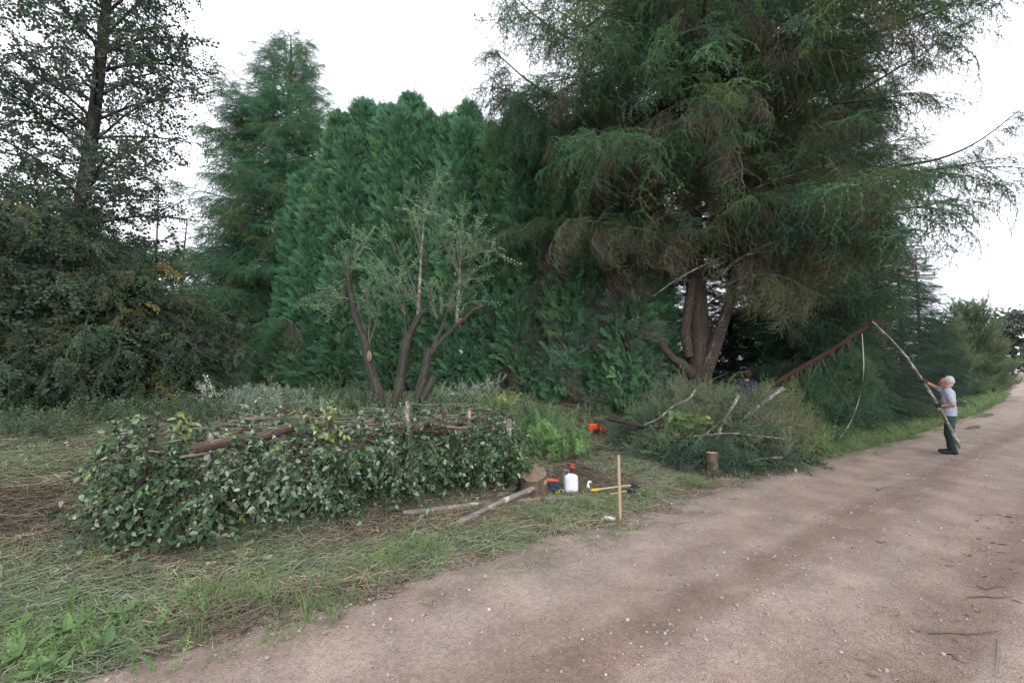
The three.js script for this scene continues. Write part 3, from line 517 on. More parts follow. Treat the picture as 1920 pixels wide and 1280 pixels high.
// pruned old apple tree: three stems from one stool, thin young growth
{
  const p = stand(750, 10.2); const t = thing('apple_tree', 'old pruned apple tree with three leaning mossy stems and sparse thin leaves', 'tree', p), L = (px, py, D = 10.2) => at(px, py, D).sub(p), R = rng(77);
  const rough = (a, th) => 1 + 0.3 * noise(Math.cos(th) * 2.2, a * 2.2, Math.sin(th) * 2.2) + 0.14 * noise(Math.cos(th) * 6, a * 6, Math.sin(th) * 6);
  const stem = (list, rad, name = 'trunk', mat = M.appleBark) => part(name, new Geo().tube(list, rad, 14, 2, rough).build(), mat, t);
  const sp = new THREE.CatmullRomCurve3([L(716, 775), L(712, 752), L(702, 715), L(693, 685), L(686, 650), L(676, 620), L(664, 585), L(656, 545), L(654, 518)]);
  stem(sp.getPoints(24), sp.getPoints(24).map((_, k) => lerp(0.15, 0.06, (k / 24) ** 0.7)));
  const s2 = new THREE.CatmullRomCurve3([L(738, 775), L(744, 745), L(752, 700), L(758, 665), L(765, 632), L(778, 608), L(790, 588), L(800, 582)]);
  stem(s2.getPoints(24), s2.getPoints(24).map((_, k) => lerp(0.12, 0.06, k / 24)));
  const s3 = new THREE.CatmullRomCurve3([L(775, 775), L(785, 745), L(796, 700), L(803, 665), L(808, 655)]);
  stem(s3.getPoints(20), s3.getPoints(20).map((_, k) => lerp(0.135, 0.085, k / 20)));
  stem([L(792, 748, 10.05), L(806, 722, 10.05), L(815, 706, 10.05)], [0.08, 0.09, 0.08], 'cut_stub');
  stem([L(700, 765, 10), L(694, 748, 10), L(692, 735, 10)], [0.13, 0.12, 0.09], 'cut_stub');
  stem([L(806, 665), L(818, 648), L(834, 632), L(848, 618), L(856, 603)], [0.08, 0.065, 0.055, 0.05, 0.04], 'limb');
  stem([L(856, 605), L(858, 570), L(862, 530), L(863, 490)], [0.04, 0.038, 0.03, 0.02], 'limb', M.greyBark);
  stem([L(852, 612), L(872, 597), L(888, 580), L(908, 573)], [0.05, 0.04, 0.032, 0.025], 'limb', M.redBark);
  stem([L(810, 655), L(826, 620), L(838, 585), L(850, 545)], [0.05, 0.04, 0.03, 0.018], 'limb');
  stem([L(783, 600), L(786, 545), L(790, 480), L(794, 420), L(800, 370)], [0.045, 0.035, 0.028, 0.018, 0.008], 'limb', M.greyBark);
  stem([L(762, 636), L(758, 600), L(759, 575)], [0.03, 0.022, 0.012], 'limb');
  part('wound', new THREE.SphereGeometry(0.085, 12, 8).scale(0.75, 1.5, 0.45).translate(...L(692, 668, 10.08).toArray()), M.oldGrain, t);
  const fine = new Geo(), live = [];
  const shoots = [[654, 520, 600, 560], [654, 520, 690, 440], [660, 560, 590, 590], [690, 650, 688, 540], [666, 590, 700, 500], [790, 590, 730, 430], [790, 480, 760, 380], [794, 420, 820, 350], [790, 500, 840, 400], [862, 500, 900, 420], [862, 520, 830, 430], [863, 490, 870, 390], [850, 545, 900, 520], [785, 560, 740, 520], [838, 585, 870, 540], [760, 590, 720, 500], [800, 400, 780, 350], [820, 600, 800, 520], [656, 540, 640, 480], [863, 490, 930, 470]];
  for (let rep = 0; rep < 3; rep++) for (const [x0, y0, x1, y1] of shoots) {
    const a = L(x0, y0, 10.2), b = L(x1 + (R() - 0.5) * 60 * rep, y1 + (R() - 0.5) * 60 * rep, 10.2 + (R() - 0.5) * 1.8 * (rep + 0.6)), mid = a.clone().lerp(b, 0.5).add(V((R() - 0.5) * 0.2, 0.08, (R() - 0.5) * 0.3)), cv = new THREE.CatmullRomCurve3([a, mid, b]);
    fine.tube(cv.getPoints(6), [0.012, 0.011, 0.01, 0.008, 0.007, 0.005, 0.003], 4, 0);
    for (let k = 0; k < 8; k++) { const v = 0.15 + 0.85 * R(), q = cv.getPoint(v), tn = cv.getTangent(v); live.push(along(q, tn.clone().multiplyScalar(0.6).add(V(R() - 0.5, R() - 0.4, R() - 0.5).multiplyScalar(1.6)), R() * 6, 0.7 + R() * 0.5, vary([RGB(0.12, 0.22, 0.12), RGB(0.1, 0.19, 0.11), RGB(0.17, 0.27, 0.11)][Math.floor(R() * 3)], R))); }
  }
  part('branches', fine.build(), M.paleTwig, t, 'stuff'); spread('crown', S.apple, M.leaves, live, t);
}

// right: willow bush and far trees beyond the bend of the road
const willowBase = { bark: M.darkBark, sprays: B.willow, leafMat: M.leaves, shape: (u) => 0.9 - 0.35 * u, pitch: (u) => lerp(0.35, 1.1, u), sag: 0.06, tip: 0.12, secEvery: 0.22, sec: 0.35, every: 0.2, secUp: 0.35, secRand: 0.5, sag2: 0.05, spUp: 0.5, spRand: 0.5, u0: 0.03, colors: [RGB(0.12, 0.18, 0.085), RGB(0.13, 0.2, 0.09), RGB(0.11, 0.16, 0.08), RGB(0.15, 0.2, 0.08)] };
tree({ ...willowBase, name: 'willow_bush', seed: 301, at: stand(1826, 30), H: 5.2, r0: 0.08, R: 3.0, prims: 90, label: 'large rounded grey green willow bush beside the road bend' });
tree({ ...willowBase, name: 'willow_bush', seed: 307, at: stand(1778, 27), H: 3.8, r0: 0.08, R: 2.2, prims: 70, label: 'lower willow bush directly behind the man, left of the large one' });
tree({ ...willowBase, name: 'willow_bush', seed: 311, at: stand(1862, 34), H: 3.8, r0: 0.08, R: 2.1, prims: 60, colors: [RGB(0.15, 0.19, 0.08), RGB(0.13, 0.17, 0.08)], label: 'yellowish willow bush closest to the road at the far bend' });
const farBase = { bark: M.darkBark, boughL: 1.6, sprays: B.far, leafMat: M.leaves, shape: (u) => 0.55 + 0.5 * Math.sin(Math.PI * (0.15 + 0.8 * u)), pitch: (u) => lerp(0.2, 0.9, u), sag: 0.1, secEvery: 0.5, sec: 0.4, every: 0.4, secRand: 1, sag2: 0.1, spUp: 0.1, spRand: 1, roll: 2, u0: 0.02, secMax: 2.4, colors: [RGB(0.05, 0.085, 0.05), RGB(0.06, 0.1, 0.055), RGB(0.045, 0.075, 0.05)], group: 'trees beyond the road bend' };
[[1868, 96, 10.5, 4, 'leftmost dark tree of the far group beyond the road bend'], [1900, 90, 12, 4.6, 'tallest dark rounded tree beyond the road bend'], [1932, 92, 12, 5, 'dark far tree cut by the right picture edge'], [1822, 80, 12.5, 1.6, 'thin pale tree top showing above the willow bush'], [1772, 70, 9, 3.5, 'far pale tree half hidden between spruce and willow bush']]
  .forEach(([px, D, H, R0, label], k) => tree({ ...farBase, name: 'far_tree', seed: 400 + k, at: stand(px, D), H, r0: 0.22, R: R0, prims: 46, label }));

// ---------------------------------------------------------------- ground cover
const inView = (x, z, m = 0.12) => -z > 1.6 && Math.abs(x) < -z * (1.13 + m) + 0.4;
{
  const clump = (seed, n, len, wid, tall) => { const R = rng(seed), g = new Geo(); for (let k = 0; k < n; k++) { const a = R() * 6.283, b = R() * 6.283, r = 0.14 * Math.sqrt(R()), L = len * (0.45 + R()), p = V(Math.cos(a) * r, 0.004 + R() * tall, Math.sin(a) * r), d = V(Math.cos(b), (R() - 0.42) * 0.35, Math.sin(b)), sd = V(-d.z, (R() - 0.5) * 1.6, d.x).normalize().multiplyScalar(wid * (0.6 + 0.8 * R()) / 2), bend = (R() - 0.6) * 0.25 * L; const ids = []; for (let q = 0; q <= 2; q++) { const v = q / 2 - 0.5, c = p.clone().addScaledVector(d, L * v).add(V(0, Math.max(-p.y * 0.8, bend * (v * 4 * v - 0.3)), 0)), w = q === 2 ? 0.3 : 1; ids.push(g.vert(c.x + sd.x * w, c.y + sd.y * w, c.z + sd.z * w), g.vert(c.x - sd.x * w, c.y - sd.y * w, c.z - sd.z * w)); } g.tri(ids[0], ids[1], ids[2]); g.tri(ids[1], ids[3], ids[2]); g.tri(ids[2], ids[3], ids[4]); g.tri(ids[3], ids[5], ids[4]); } return g.build(true); };
  const tuft = (seed, n, hgt, wid, lay) => { const R = rng(seed), g = new Geo(); for (let k = 0; k < n; k++) { const a = R() * 6.283, r = 0.05 * Math.sqrt(R()), h = hgt * (0.45 + 0.75 * R()), l = h * lay * (0.3 + R()), c = Math.cos(a), s = Math.sin(a), b = a + (R() - 0.5) * 2, w = wid * (0.6 + 0.7 * R()) / 2, px = -Math.sin(b) * w, pz = Math.cos(b) * w; const o = [[0, 0, 1], [0.55, 0.62, 0.85], [1, 0.92 - 0.35 * lay * R(), 0.05]].map(([f, y, ww]) => [g.vert(c * (r + l * f * f) + px * ww, h * y, s * (r + l * f * f) + pz * ww), g.vert(c * (r + l * f * f) - px * ww, h * y, s * (r + l * f * f) - pz * ww)]); for (let q = 0; q < 2; q++) { g.tri(o[q][0], o[q][1], o[q + 1][0]); g.tri(o[q][1], o[q + 1][1], o[q + 1][0]); } } return g.build(true); };
  const straws = [1, 2, 3, 4].map((k) => clump(k * 7, 16, 0.2, 0.0042, 0.045)), tufts = [1, 2, 3].map((k) => tuft(k * 11, 15, 0.12, 0.0055, 0.9)), lush = [4, 5].map((k) => tuft(k * 11, 18, 0.22, 0.007, 0.8));
  const R = rng(4242), hay = [], green = [], lushL = [];
  const tan = [RGB(0.36, 0.305, 0.2), RGB(0.25, 0.215, 0.14), RGB(0.2, 0.17, 0.12)], brown = [RGB(0.14, 0.11, 0.08), RGB(0.19, 0.15, 0.105), RGB(0.11, 0.09, 0.07)], sage = [RGB(0.19, 0.22, 0.13), RGB(0.13, 0.175, 0.085), RGB(0.24, 0.26, 0.17)];
  for (let k = 0; k < 60000; k++) {
    const t = -9 + 23 * R(), s = -0.45 + 8.9 * R() ** 1.35, [x, z] = fromTS(t, s); if (!inView(x, z) || R() > Math.min(1, (5.5 / -z) ** 1.3)) continue;
    const n1 = noise(x * 0.55, z * 0.55, 31) + 0.5 * noise(x * 1.9, z * 1.9, 32), n2 = noise(x * 0.8, z * 0.8, 51) + 0.4 * R() - 0.2, edge = 0.02 + 0.98 * smooth(0.0, 0.6, s + 0.35 * noise(x * 1.3, z * 1.3, 5) + 0.2 * noise(x * 4, z * 4, 5));
    if (R() > edge * (0.75 + 0.5 * n1)) continue;
    const pal = n2 > 0.2 ? brown : n2 < 0.0 ? sage : tan;
    hay.push(along(V(x, Math.max(land(x, z), s < 0.6 ? roadHeight(t, s, x, z) : 0), z), V(Math.cos(k), 0, Math.sin(k)), (R() - 0.5) * 0.3, V(0.8 + R() * 0.6, 0.7 + R() * 0.8, 0.8 + R() * 0.6), vary(pal[Math.floor(R() * 3)], R, 0.3)));
  }
  const greens = [RGB(0.15, 0.24, 0.07), RGB(0.19, 0.28, 0.085), RGB(0.12, 0.21, 0.06), RGB(0.23, 0.28, 0.12)];
  for (let k = 0; k < 60000; k++) {
    const t = -9 + 33 * R(), s = -0.3 + 6.7 * R() ** 1.9, [x, z] = fromTS(t, s); if (!inView(x, z)) continue;
    const verge = Math.exp(-(((s - 0.45) / 0.48) ** 2)), n = noise(x * 0.75, z * 0.75, 71) + 0.5 * noise(x * 2.3, z * 2.3, 72);
    const far = smooth(5.5, 9.5, t) * smooth(3.2, 0.9, s) * smooth(-0.12, 0.15, s + 0.15 * noise(t * 1.2, 8));
    const p = Math.max(0.95 * verge * smooth(-0.12, 0.38, n + 0.1) * smooth(-0.05, 0.4, s + 0.3 * noise(x * 1.7, z * 1.7, 3) + 0.25 * noise(x * 5, z * 5, 3)), 0.09 * smooth(0.0, 0.6, n), far) * Math.min(1, (9 / -z));
    if (R() > p) continue;
    const item = along(V(x, land(x, z) - 0.01, z), V(Math.cos(k), 0, Math.sin(k)), (R() - 0.5) * 0.3, V(1, 0.6 + R() * 0.7, 1).multiplyScalar(0.75 + R() * 0.5), vary(greens[Math.floor(R() * 4)], R, 0.25));
    (far > 0.3 ? lushL : green).push(item);
  }
  for (let k = 0; k < 5000; k++) { const t = 18 + 50 * R() ** 1.5, s = 0.1 + 3 * R(), [x, z] = fromTS(t, s); lushL.push(along(V(x, land(x, z), z), V(Math.cos(k), 0, Math.sin(k)), 0, 1.2 + R() * 1.2, vary(greens[Math.floor(R() * 4)], R))); }
  for (let k = 0; k < 5000; k++) { const p = stand(380 + 200 * R(), 17 + 16 * R()); lushL.push(along(p, V(Math.cos(k), 0, Math.sin(k)), 0, 1 + R(), vary(RGB(0.2, 0.3, 0.08), R))); }
  const holder = (name, label, cat) => { const g = new THREE.Group(); g.name = name; scene.add(g); return tag(g, label, cat, null, 'stuff'); };
  spread('straw', straws, M.dry, hay, holder('cut_hay', 'dry cut hay and straw strewn over the cleared ground', 'hay'), 'stuff');
  spread('blades', tufts, M.blades, green, holder('verge_grass', 'short green grass growing in patches along the road edge', 'grass'), 'stuff');
  spread('blades', lush, M.blades, lushL, holder('roadside_grass', 'lush bright green grass on the verge below the trees', 'grass'), 'stuff');
  // fallen cut leaves, low herbs
  const lg = [0, 1].map((k) => { const g = new Geo(); leaf(g, V(0, 0, 0), V(1, 0, 0), V(0, 1, 0), 1, 0.62, 0.12 + k * 0.14, 0.12 + k * 0.2); return g.build(true); }), fallen = [], herb = [];
  const spot = (x0, x1, y0, y1) => ground(lerp(x0, x1, R()), lerp(y0, y1, R()));
  for (let k = 0; k < 9000; k++) { const [x, z] = fromTS(-9 + 20 * R(), 0.25 + 7 * R()); if (!inView(x, z) || R() > smooth(-0.35, 0.5, noise(x * 0.6, z * 0.6, 91)) + 0.1) continue; fallen.push(along(V(x, land(x, z) + 0.015 + R() * 0.04, z), V(R() - 0.5, (R() - 0.5) * 0.5, R() - 0.5), R() * 6.28, 0.035 + R() * 0.035, vary([RGB(0.26, 0.3, 0.22), RGB(0.11, 0.17, 0.08), RGB(0.2, 0.24, 0.15), RGB(0.25, 0.2, 0.1)][Math.floor(R() * 4)], R))); }
  for (const [n, x0, x1, y0, y1, pal] of [[420, 150, 430, 745, 800, 0], [300, 560, 700, 738, 775, 0], [420, 800, 1010, 740, 790, 1], [260, 960, 1110, 775, 870, 1], [240, 1100, 1250, 760, 790, 0], [260, 400, 560, 735, 780, 2], [120, 0, 160, 770, 830, 0], [160, 600, 820, 755, 790, 1], [300, 1560, 1700, 765, 800, 3], [85, 0, 330, 1150, 1275, 4], [22, 330, 520, 1110, 1190, 4]])
    for (let k = 0; k < n; k++) { const p = spot(x0, x1, y0, y1); p.y += 0.02; herb.push(along(p, V(R() - 0.5, 0.25 + R() * 0.9, R() - 0.5), R() * 6, (pal === 4 ? 0.22 : 0.45) + R() * (pal === 4 ? 0.3 : 0.5), vary(pal === 2 ? RGB(0.2, 0.26, 0.19) : pal === 4 ? RGB(0.13, 0.24, 0.065) : pal === 1 ? RGB(0.15, 0.23, 0.1) : pal === 3 ? RGB(0.1, 0.1, 0.06) : RGB(0.07, 0.12, 0.055), R, 0.3))); }
  spread('leaf', lg, M.cutLeaves, fallen, holder('fallen_leaves', 'pale cut leaves scattered over the hay', 'leaves'), 'stuff');
  spread('sprigs', [...S.apple, ...S.vine.slice(0, 2)], M.leaves, herb, holder('ground_cover', 'low leafy herbs and cuttings covering the ground under the trees', 'herbs'), 'stuff');
  // grit and pebbles of the road
  const stoneGeo = (seed) => { const g = mergeVertices(new THREE.IcosahedronGeometry(1, 1).deleteAttribute('uv').deleteAttribute('normal')), p = g.attributes.position, q = V(); for (let k = 0; k < p.count; k++) { q.fromBufferAttribute(p, k); const f = 1 + 0.35 * noise(q.x * 1.3 + seed, q.y * 1.3, q.z * 1.3); p.setXYZ(k, q.x * f, q.y * f * 0.62, q.z * f * 0.85); } g.computeVertexNormals(); return g; };
  const stoneMat2 = [std(RGB(0.36, 0.32, 0.3), 0.85), std(RGB(0.28, 0.235, 0.21), 0.85)], stones = [3, 8, 13].map(stoneGeo), peb = [], stoneMat = std(0xffffff, 0.85), cols = [RGB(0.3, 0.24, 0.21), RGB(0.33, 0.28, 0.25), RGB(0.27, 0.21, 0.18), RGB(0.23, 0.165, 0.14), RGB(0.4, 0.37, 0.35)];
  for (let k = 0; k < 42000; k++) {
    const t = -6 + 24 * R() ** 1.25, s = 0.4 - 4.4 * R(), [x, z] = fromTS(t, s); if (!inView(x, z)) continue;
    const band = 0.22 + 0.9 * Math.exp(-(((s - 0.05) / 0.35) ** 2)) + 0.5 * Math.exp(-(((s + 1.75) / 0.35) ** 2)) + 0.6 * Math.exp(-(((s + 2.95) / 0.4) ** 2));
    if (R() > band * (0.55 + noise(x * 1.1, z * 1.1, 99))) continue;
    const r = 0.0025 + 0.014 * R() ** 4.6; peb.push(along(V(x, Math.max(roadHeight(t, s, x, z), land(x, z)) + r * 0.25, z), V(R() - 0.5, (R() - 0.5) * 0.3, R() - 0.5), R() - 0.5, r, vary(cols[Math.floor(R() ** 1.7 * 5)], R, 0.25)));
  }
  const litter = [], stripG = [0, 1].map((k) => { const g = new Geo(); leaf(g, V(-0.5, 0.02, 0), V(1, 0, 0), V(0, 1, 0), 1, 0.13 + 0.1 * k, 0.5, 0.05 + 0.1 * k, true); return g.build(true); });
  for (let k = 0; k < 420; k++) { const t = -5 + 10 * R(), s = -2.95 + 0.32 * (R() + R() - 1) * 1.6, [x, z] = fromTS(t, s); if (noise(t * 1.3, s * 2, 61) < -0.15) continue; litter.push(along(V(x, roadHeight(t, s, x, z) + 0.005, z), V(0.8 * (R() - 0.3), 0, -0.6 * (R() - 0.3)), (R() - 0.5) * 0.7, 0.02 + 0.11 * R() ** 3, vary([RGB(0.12, 0.09, 0.075), RGB(0.19, 0.14, 0.11), RGB(0.25, 0.19, 0.14)][k % 3], R, 0.35))); }
  spread('strip', stripG, M.dry, litter, holder('bark_litter', 'dark bark scraps and leaves lying in the right wheel rut', 'litter'), 'stuff');
  spread('pebble', stones, stoneMat, peb, holder('gravel', 'small pebbles and grit scattered over the dirt road', 'gravel'), 'stuff');
  [[684, 1095], [648, 1140], [733, 1118], [945, 1105], [600, 1160], [1205, 1242], [1350, 980], [1002, 1075], [727, 1272], [1430, 1195], [560, 1190], [915, 1162], [880, 1212], [1885, 1118], [1770, 1232], [500, 1248], [1090, 1060], [1290, 1105], [1580, 1062], [1690, 1052]].forEach(([px, py], k) => {
    const p = ground(px, py), [t, s] = roadTS(p.x, p.z), r = 0.011 + 0.009 * R(); p.y = Math.max(roadHeight(t, s, p.x, p.z), land(p.x, p.z)) + r * 0.3;
    const m = single('stone', stones[k % 3], stoneMat2[k % 2], 'pale stone the size of a walnut lying on the dirt road', 'stone', p, 'pale stones on the dirt road'); m.scale.setScalar(r); m.rotation.y = k;
  });
}

// ---------------------------------------------------------------- logs, stakes, stumps
function endFace(t, p, dir, r, mat, name = 'cut_face', parent = t) {
  const g = new THREE.CircleGeometry(r, 18), u = g.attributes.uv; for (let k = 0; k < u.count; k++) u.setXY(k, u.getX(k) - 0.5, u.getY(k) - 0.5);
  g.applyQuaternion(new THREE.Quaternion().setFromUnitVectors(V(0, 0, 1), dir.clone().normalize())); g.translate(p.x + dir.x * 0.003, p.y + dir.y * 0.003, p.z + dir.z * 0.003);
  return part(name, g, mat, parent);
}
const knotty = (seed, k = 0.1) => (a, th) => 1 + k * noise(Math.cos(th) * 1.6 + seed, a * 2.5, Math.sin(th) * 1.6) + k * 0.6 * noise(Math.cos(th) * 5, a * 7, Math.sin(th) * 5 + seed);
function log(name, label, category, pts, radii, bark, { cut = 3, group, face = M.endGrain, seed = 1, sides = 12, part0 = 'bark' } = {}) {
  const base = pts[0].clone(), t = thing(name, label, category, base, 0, group), q = new THREE.CatmullRomCurve3(pts.map((p) => p.clone().sub(base))), n = Math.max(6, pts.length * 4), P = q.getPoints(n), N = radii.length - 1;
  const rr = P.map((_, k) => { const f = k / n * N, i = Math.min(N - 1, Math.floor(f)); return lerp(radii[i], radii[i + 1], f - i); });
  part(part0, new Geo().tube(P, rr, sides, 3, knotty(seed)).build(), bark, t);
  if (cut & 1) endFace(t, P[0], P[0].clone().sub(P[1]).normalize(), radii[0] * 0.93, face);
  if (cut & 2) endFace(t, P[n], P[n].clone().sub(P[n - 1]).normalize(), radii[N] * 0.93, face);
  return t;
}
// brush hedge line: front foot runs parallel to the road
const HA = ground(258, 1028), HB = ground(962, 906), HL = Math.hypot(HB.x - HA.x, HB.z - HA.z), hd = V((HB.x - HA.x) / HL, 0, (HB.z - HA.z) / HL), hb = V(hd.z, 0, -hd.x); // hb points away from the road
const hedgeAt = (q, w, y) => { const x = HA.x + hd.x * q + hb.x * w, z = HA.z + hd.z * q + hb.z * w; return V(x, land(x, z) + y, z); };
function hedgeQ(px, w) { const [a] = ray(px, 697); const X = HA.x + hb.x * w, Z = HA.z + hb.z * w; return (a * -Z - X) / (hd.x + a * hd.z); } // along-hedge place seen at that column
{
  const stakes = [ // column, row of the top, across, radius, bark, tilt along, label
    [283, 846, 0.06, 0.03, 'darkBark', -0.16, 'dark tilted stake at the left front corner of the brush hedge'],
    [395, 813, 0.06, 0.034, 'greyBark', -0.06, 'grey stake in front of the thick log lying on the hedge'],
    [538, 792, 0.22, 0.036, 'greyBark', 0.0, 'short grey stake at the right end of the thick log on the hedge'],
    [622, 771, 0.08, 0.033, 'redBark', 0.0, 'reddish brown stake with yellow green leaves beside its top'],
    [764, 752, 0.12, 0.035, 'greyBark', 0.03, 'tallest grey stake, below the middle apple stem'],
    [833, 769, 0.12, 0.036, 'redBark', 0.0, 'stake with peeled orange bark below the right apple stem'],
    [880, 769, 0.3, 0.028, 'plank', 0.0, 'thin pale split stake left of the curved bare log end'],
    [954, 786, 0.0, 0.042, 'greyBark', 0.0, 'last stake at the right end of the brush hedge'],
    [232, 797, 1.1, 0.05, 'greyBark', 0.0, 'thick pale topped stake at the back left corner of the hedge'],
    [344, 796, 1.15, 0.038, 'redBark', 0.0, 'short stake at the hedge back beside a green sprig'],
    [530, 766, 1.1, 0.034, 'redBark', 0.0, 'thin reddish stake at the back of the hedge, above the thick log'],
    [707, 782, 0.5, 0.03, 'darkBark', 0.0, 'low dark stake half sunk among leaves in the hedge middle'],
  ];
  stakes.forEach(([px, py, w, r, bark, tilt, label], k) => {
    const q = hedgeQ(px, w), foot = hedgeAt(q, w, -0.12), D = -hedgeAt(q, w, 0).z, top = at(px, py, D); foot.x += hd.x * tilt * 1.1; foot.z += hd.z * tilt * 1.1;
    log('hedge_stake', label, 'stake', [foot, foot.clone().lerp(top, 0.5).add(V(0.01 * (k % 3 - 1), 0, 0.01)), top], [r * 1.12, r, r * 0.95], M[bark], { cut: 2, group: 'stakes holding the brush hedge', seed: k * 3 });
  });
  // leafy hedge body
  const R = rng(515), body = thing('brush_hedge', 'long leafy hedge of stacked cut branches held between stakes', 'hedge', HA.clone()), leaves = [], twigs = new Geo(), rel = (p) => p.clone().sub(HA);
  const lg = [0, 1, 2].map((k) => { const g = new Geo(); leaf(g, V(0, 0, 0), V(1, 0, 0), V(0, 1, 0), 1, 0.58 + 0.06 * k, 0.1 + 0.1 * k, 0.1 + 0.2 * k, true); return g.build(true); });
  const topAt = (q) => 0.8 + 0.16 * noise(q * 1.4, 3) + 0.12 * noise(q * 4, 9) - 0.12 * smooth(0.35, -0.2, q) - 0.1 * smooth(HL - 0.3, HL + 0.2, q);
  const cols = [RGB(0.042, 0.1, 0.036), RGB(0.03, 0.068, 0.03), RGB(0.06, 0.12, 0.042), RGB(0.035, 0.078, 0.038)], under = [RGB(0.2, 0.265, 0.17), RGB(0.27, 0.33, 0.23), RGB(0.15, 0.22, 0.13)], yellow = [RGB(0.17, 0.23, 0.06), RGB(0.2, 0.25, 0.085)];
  const sprig = (p, d, len, n, paleShare, yel, big = 1) => {
    const e = [p, p.clone().addScaledVector(d, len * 0.5).add(V(0, -0.05 * len, 0)), p.clone().addScaledVector(d, len).add(V(0, -0.28 * len, 0))].map(rel);
    twigs.tube(e, [0.005, 0.004, 0.002], 3, 0);
    for (let k = 0; k < n; k++) {
      const v = 0.1 + 0.9 * k / n, o = v < 0.5 ? e[0].clone().lerp(e[1], v * 2) : e[1].clone().lerp(e[2], v * 2 - 1), t = e[2].clone().sub(e[0]).normalize(), sd = V(-t.z, 0, t.x).multiplyScalar(k % 2 ? 1 : -1);
      const dir = t.clone().multiplyScalar(0.4).addScaledVector(sd, 0.3 + R() * 0.5).add(V((R() - 0.5) * 1.3, 0.35 - R() * 1.3, (R() - 0.5) * 1.3)), size = big * (0.03 + 0.055 * R() ** 1.3), c = yel && R() < 0.75 ? yellow[Math.floor(R() * 2)] : R() < paleShare ? under[Math.floor(R() * 3)] : cols[Math.floor(R() * 4)];
      leaves.push({ ...along(o, dir, (R() - 0.5) * 3.2, size, vary(c, R, 0.25)), size, o });
    }
  };
  for (let k = 0; k < 2000; k++) {
    const f = R(), out = hb.clone().negate(); let p, d;
    const q = -0.05 + (HL + 0.1) * R(), pale = 0.1 + 0.52 * smooth(0.0, 0.55, noise(q * 1.7, k % 7 * 0.02, 3) + (R() - 0.5) * 0.7);
    if (f < 0.52) { const y = topAt(q) * R() ** 0.85; p = hedgeAt(q, 0.1 + 0.34 * R() ** 1.5 + 0.6 * noise(q * 2.1, y * 2.6) - 0.2 * Math.sin(Math.PI * clamp(y * 0.95)), y + 0.04); d = out.multiplyScalar(0.35 + R() * 0.7).addScaledVector(hd, (R() - 0.5) * 1.6).add(V(0, 0.3 - R() * 1.0, 0)).normalize(); }
    else if (f < 0.66) { const w = 1.2 * R(); p = hedgeAt(0.15 - 0.3 * R(), w, topAt(0) * R() + 0.05); d = hd.clone().multiplyScalar(-0.5 - R() * 0.6).addScaledVector(hb, (R() - 0.6) * 1.2).add(V(0, 0.15 - R() * 0.8, 0)).normalize(); }
    else if (f < 0.79) { p = hedgeAt(q, R() < 0.45 ? 0.12 * R() : 0.3 + R(), topAt(q) - 0.03 + 0.03 * R()); d = V(R() - 0.5, 0.1 + R() * 0.5, R() - 0.5).addScaledVector(hd, (R() - 0.5)).normalize(); }
    else if (f < 0.86) { p = hedgeAt(HL + 0.1 * R(), 1.2 * R(), 0.95 * R()); d = hd.clone().multiplyScalar(0.7).add(V(0, -0.3, 0)).addScaledVector(hb, R() - 0.6).normalize(); }
    else { p = hedgeAt(q, 0.2 + 1.0 * R(), topAt(q) * R()); d = V(R() - 0.5, R() - 0.6, R() - 0.5).normalize(); }
    { const ln = 0.2 + 0.5 * R() ** 2.2; sprig(p, d, ln, Math.round(5 + ln * 17), pale, R() < 0.02, 0.85 + 0.3 * R()); }
  }
  for (const [px, py, n] of [[612, 770, 5], [632, 800, 4], [618, 815, 3], [570, 770, 2], [355, 775, 2], [330, 772, 2]]) for (let k = 0; k < n; k++) { const p = at(px, py, -hedgeAt(hedgeQ(px, 0.05), 0.05, 0).z - 0.05); sprig(p, V(R() - 0.5, 0.3 - R(), 0.4 * R()).normalize(), 0.22, 7, 0.05, true, 1.2); }
  for (let k = 0; k < 22; k++) sprig(hedgeAt(-0.1 + 0.25 * R(), 1.1 * R(), 0.75 + 0.2 * R()), hd.clone().multiplyScalar(-0.8).add(V(R() * 0.3 - 0.15, 0.1 * R(), R() * 0.4 - 0.2)).normalize(), 0.4, 11, 0.3, R() < 0.25, 1.15);
  // the nearest and largest leaves are parts of their own
  const eye = V(0, EYE, 0).sub(HA); leaves.forEach((l) => { l.show = l.size / l.o.distanceTo(eye); }); leaves.sort((a, b) => b.show - a.show);
  const mats = new Map(); const matOf = (c) => { const key = [c.r, c.g, c.b].map((x) => Math.round(x * 22)).join(); if (!mats.has(key)) mats.set(key, std(c.clone(), 0.75)); return mats.get(key); };
  leaves.slice(0, 300).forEach((l, k) => { const m = part('leaf', lg[k % 3], matOf(l.c), body); l.m.decompose(m.position, m.quaternion, m.scale); });
  spread('foliage', lg, M.cutLeaves, leaves.slice(300), body, 'stuff'); part('twigs', twigs.build(), M.twig, body, 'stuff');
  // long cut branches heaped lengthwise on top and showing in the gaps
  for (let k = 0; k < 150; k++) {
    const q0 = -0.1 + (HL - 0.9) * R(), w0 = 0.08 + 1.1 * R(), len = 0.7 + 1.3 * R(), low = k > 112, y0 = low ? 0.15 + 0.75 * R() : topAt(q0) - 0.03 + 0.09 * R(), pts = [];
    for (let m = 0; m <= 5; m++) { const v = m / 5, q = Math.min(HL + 0.1, q0 + len * v); pts.push(rel(hedgeAt(q, clamp((low ? 0.02 + 0.2 * w0 : w0) + (v - 0.5) * 0.5 * ((k * 0.37) % 1 - 0.5) + 0.03 * (R() - 0.5), 0, 1.3), y0 + 0.05 * (R() - 0.5) + 0.06 * Math.sin(v * 3 + k)))); }
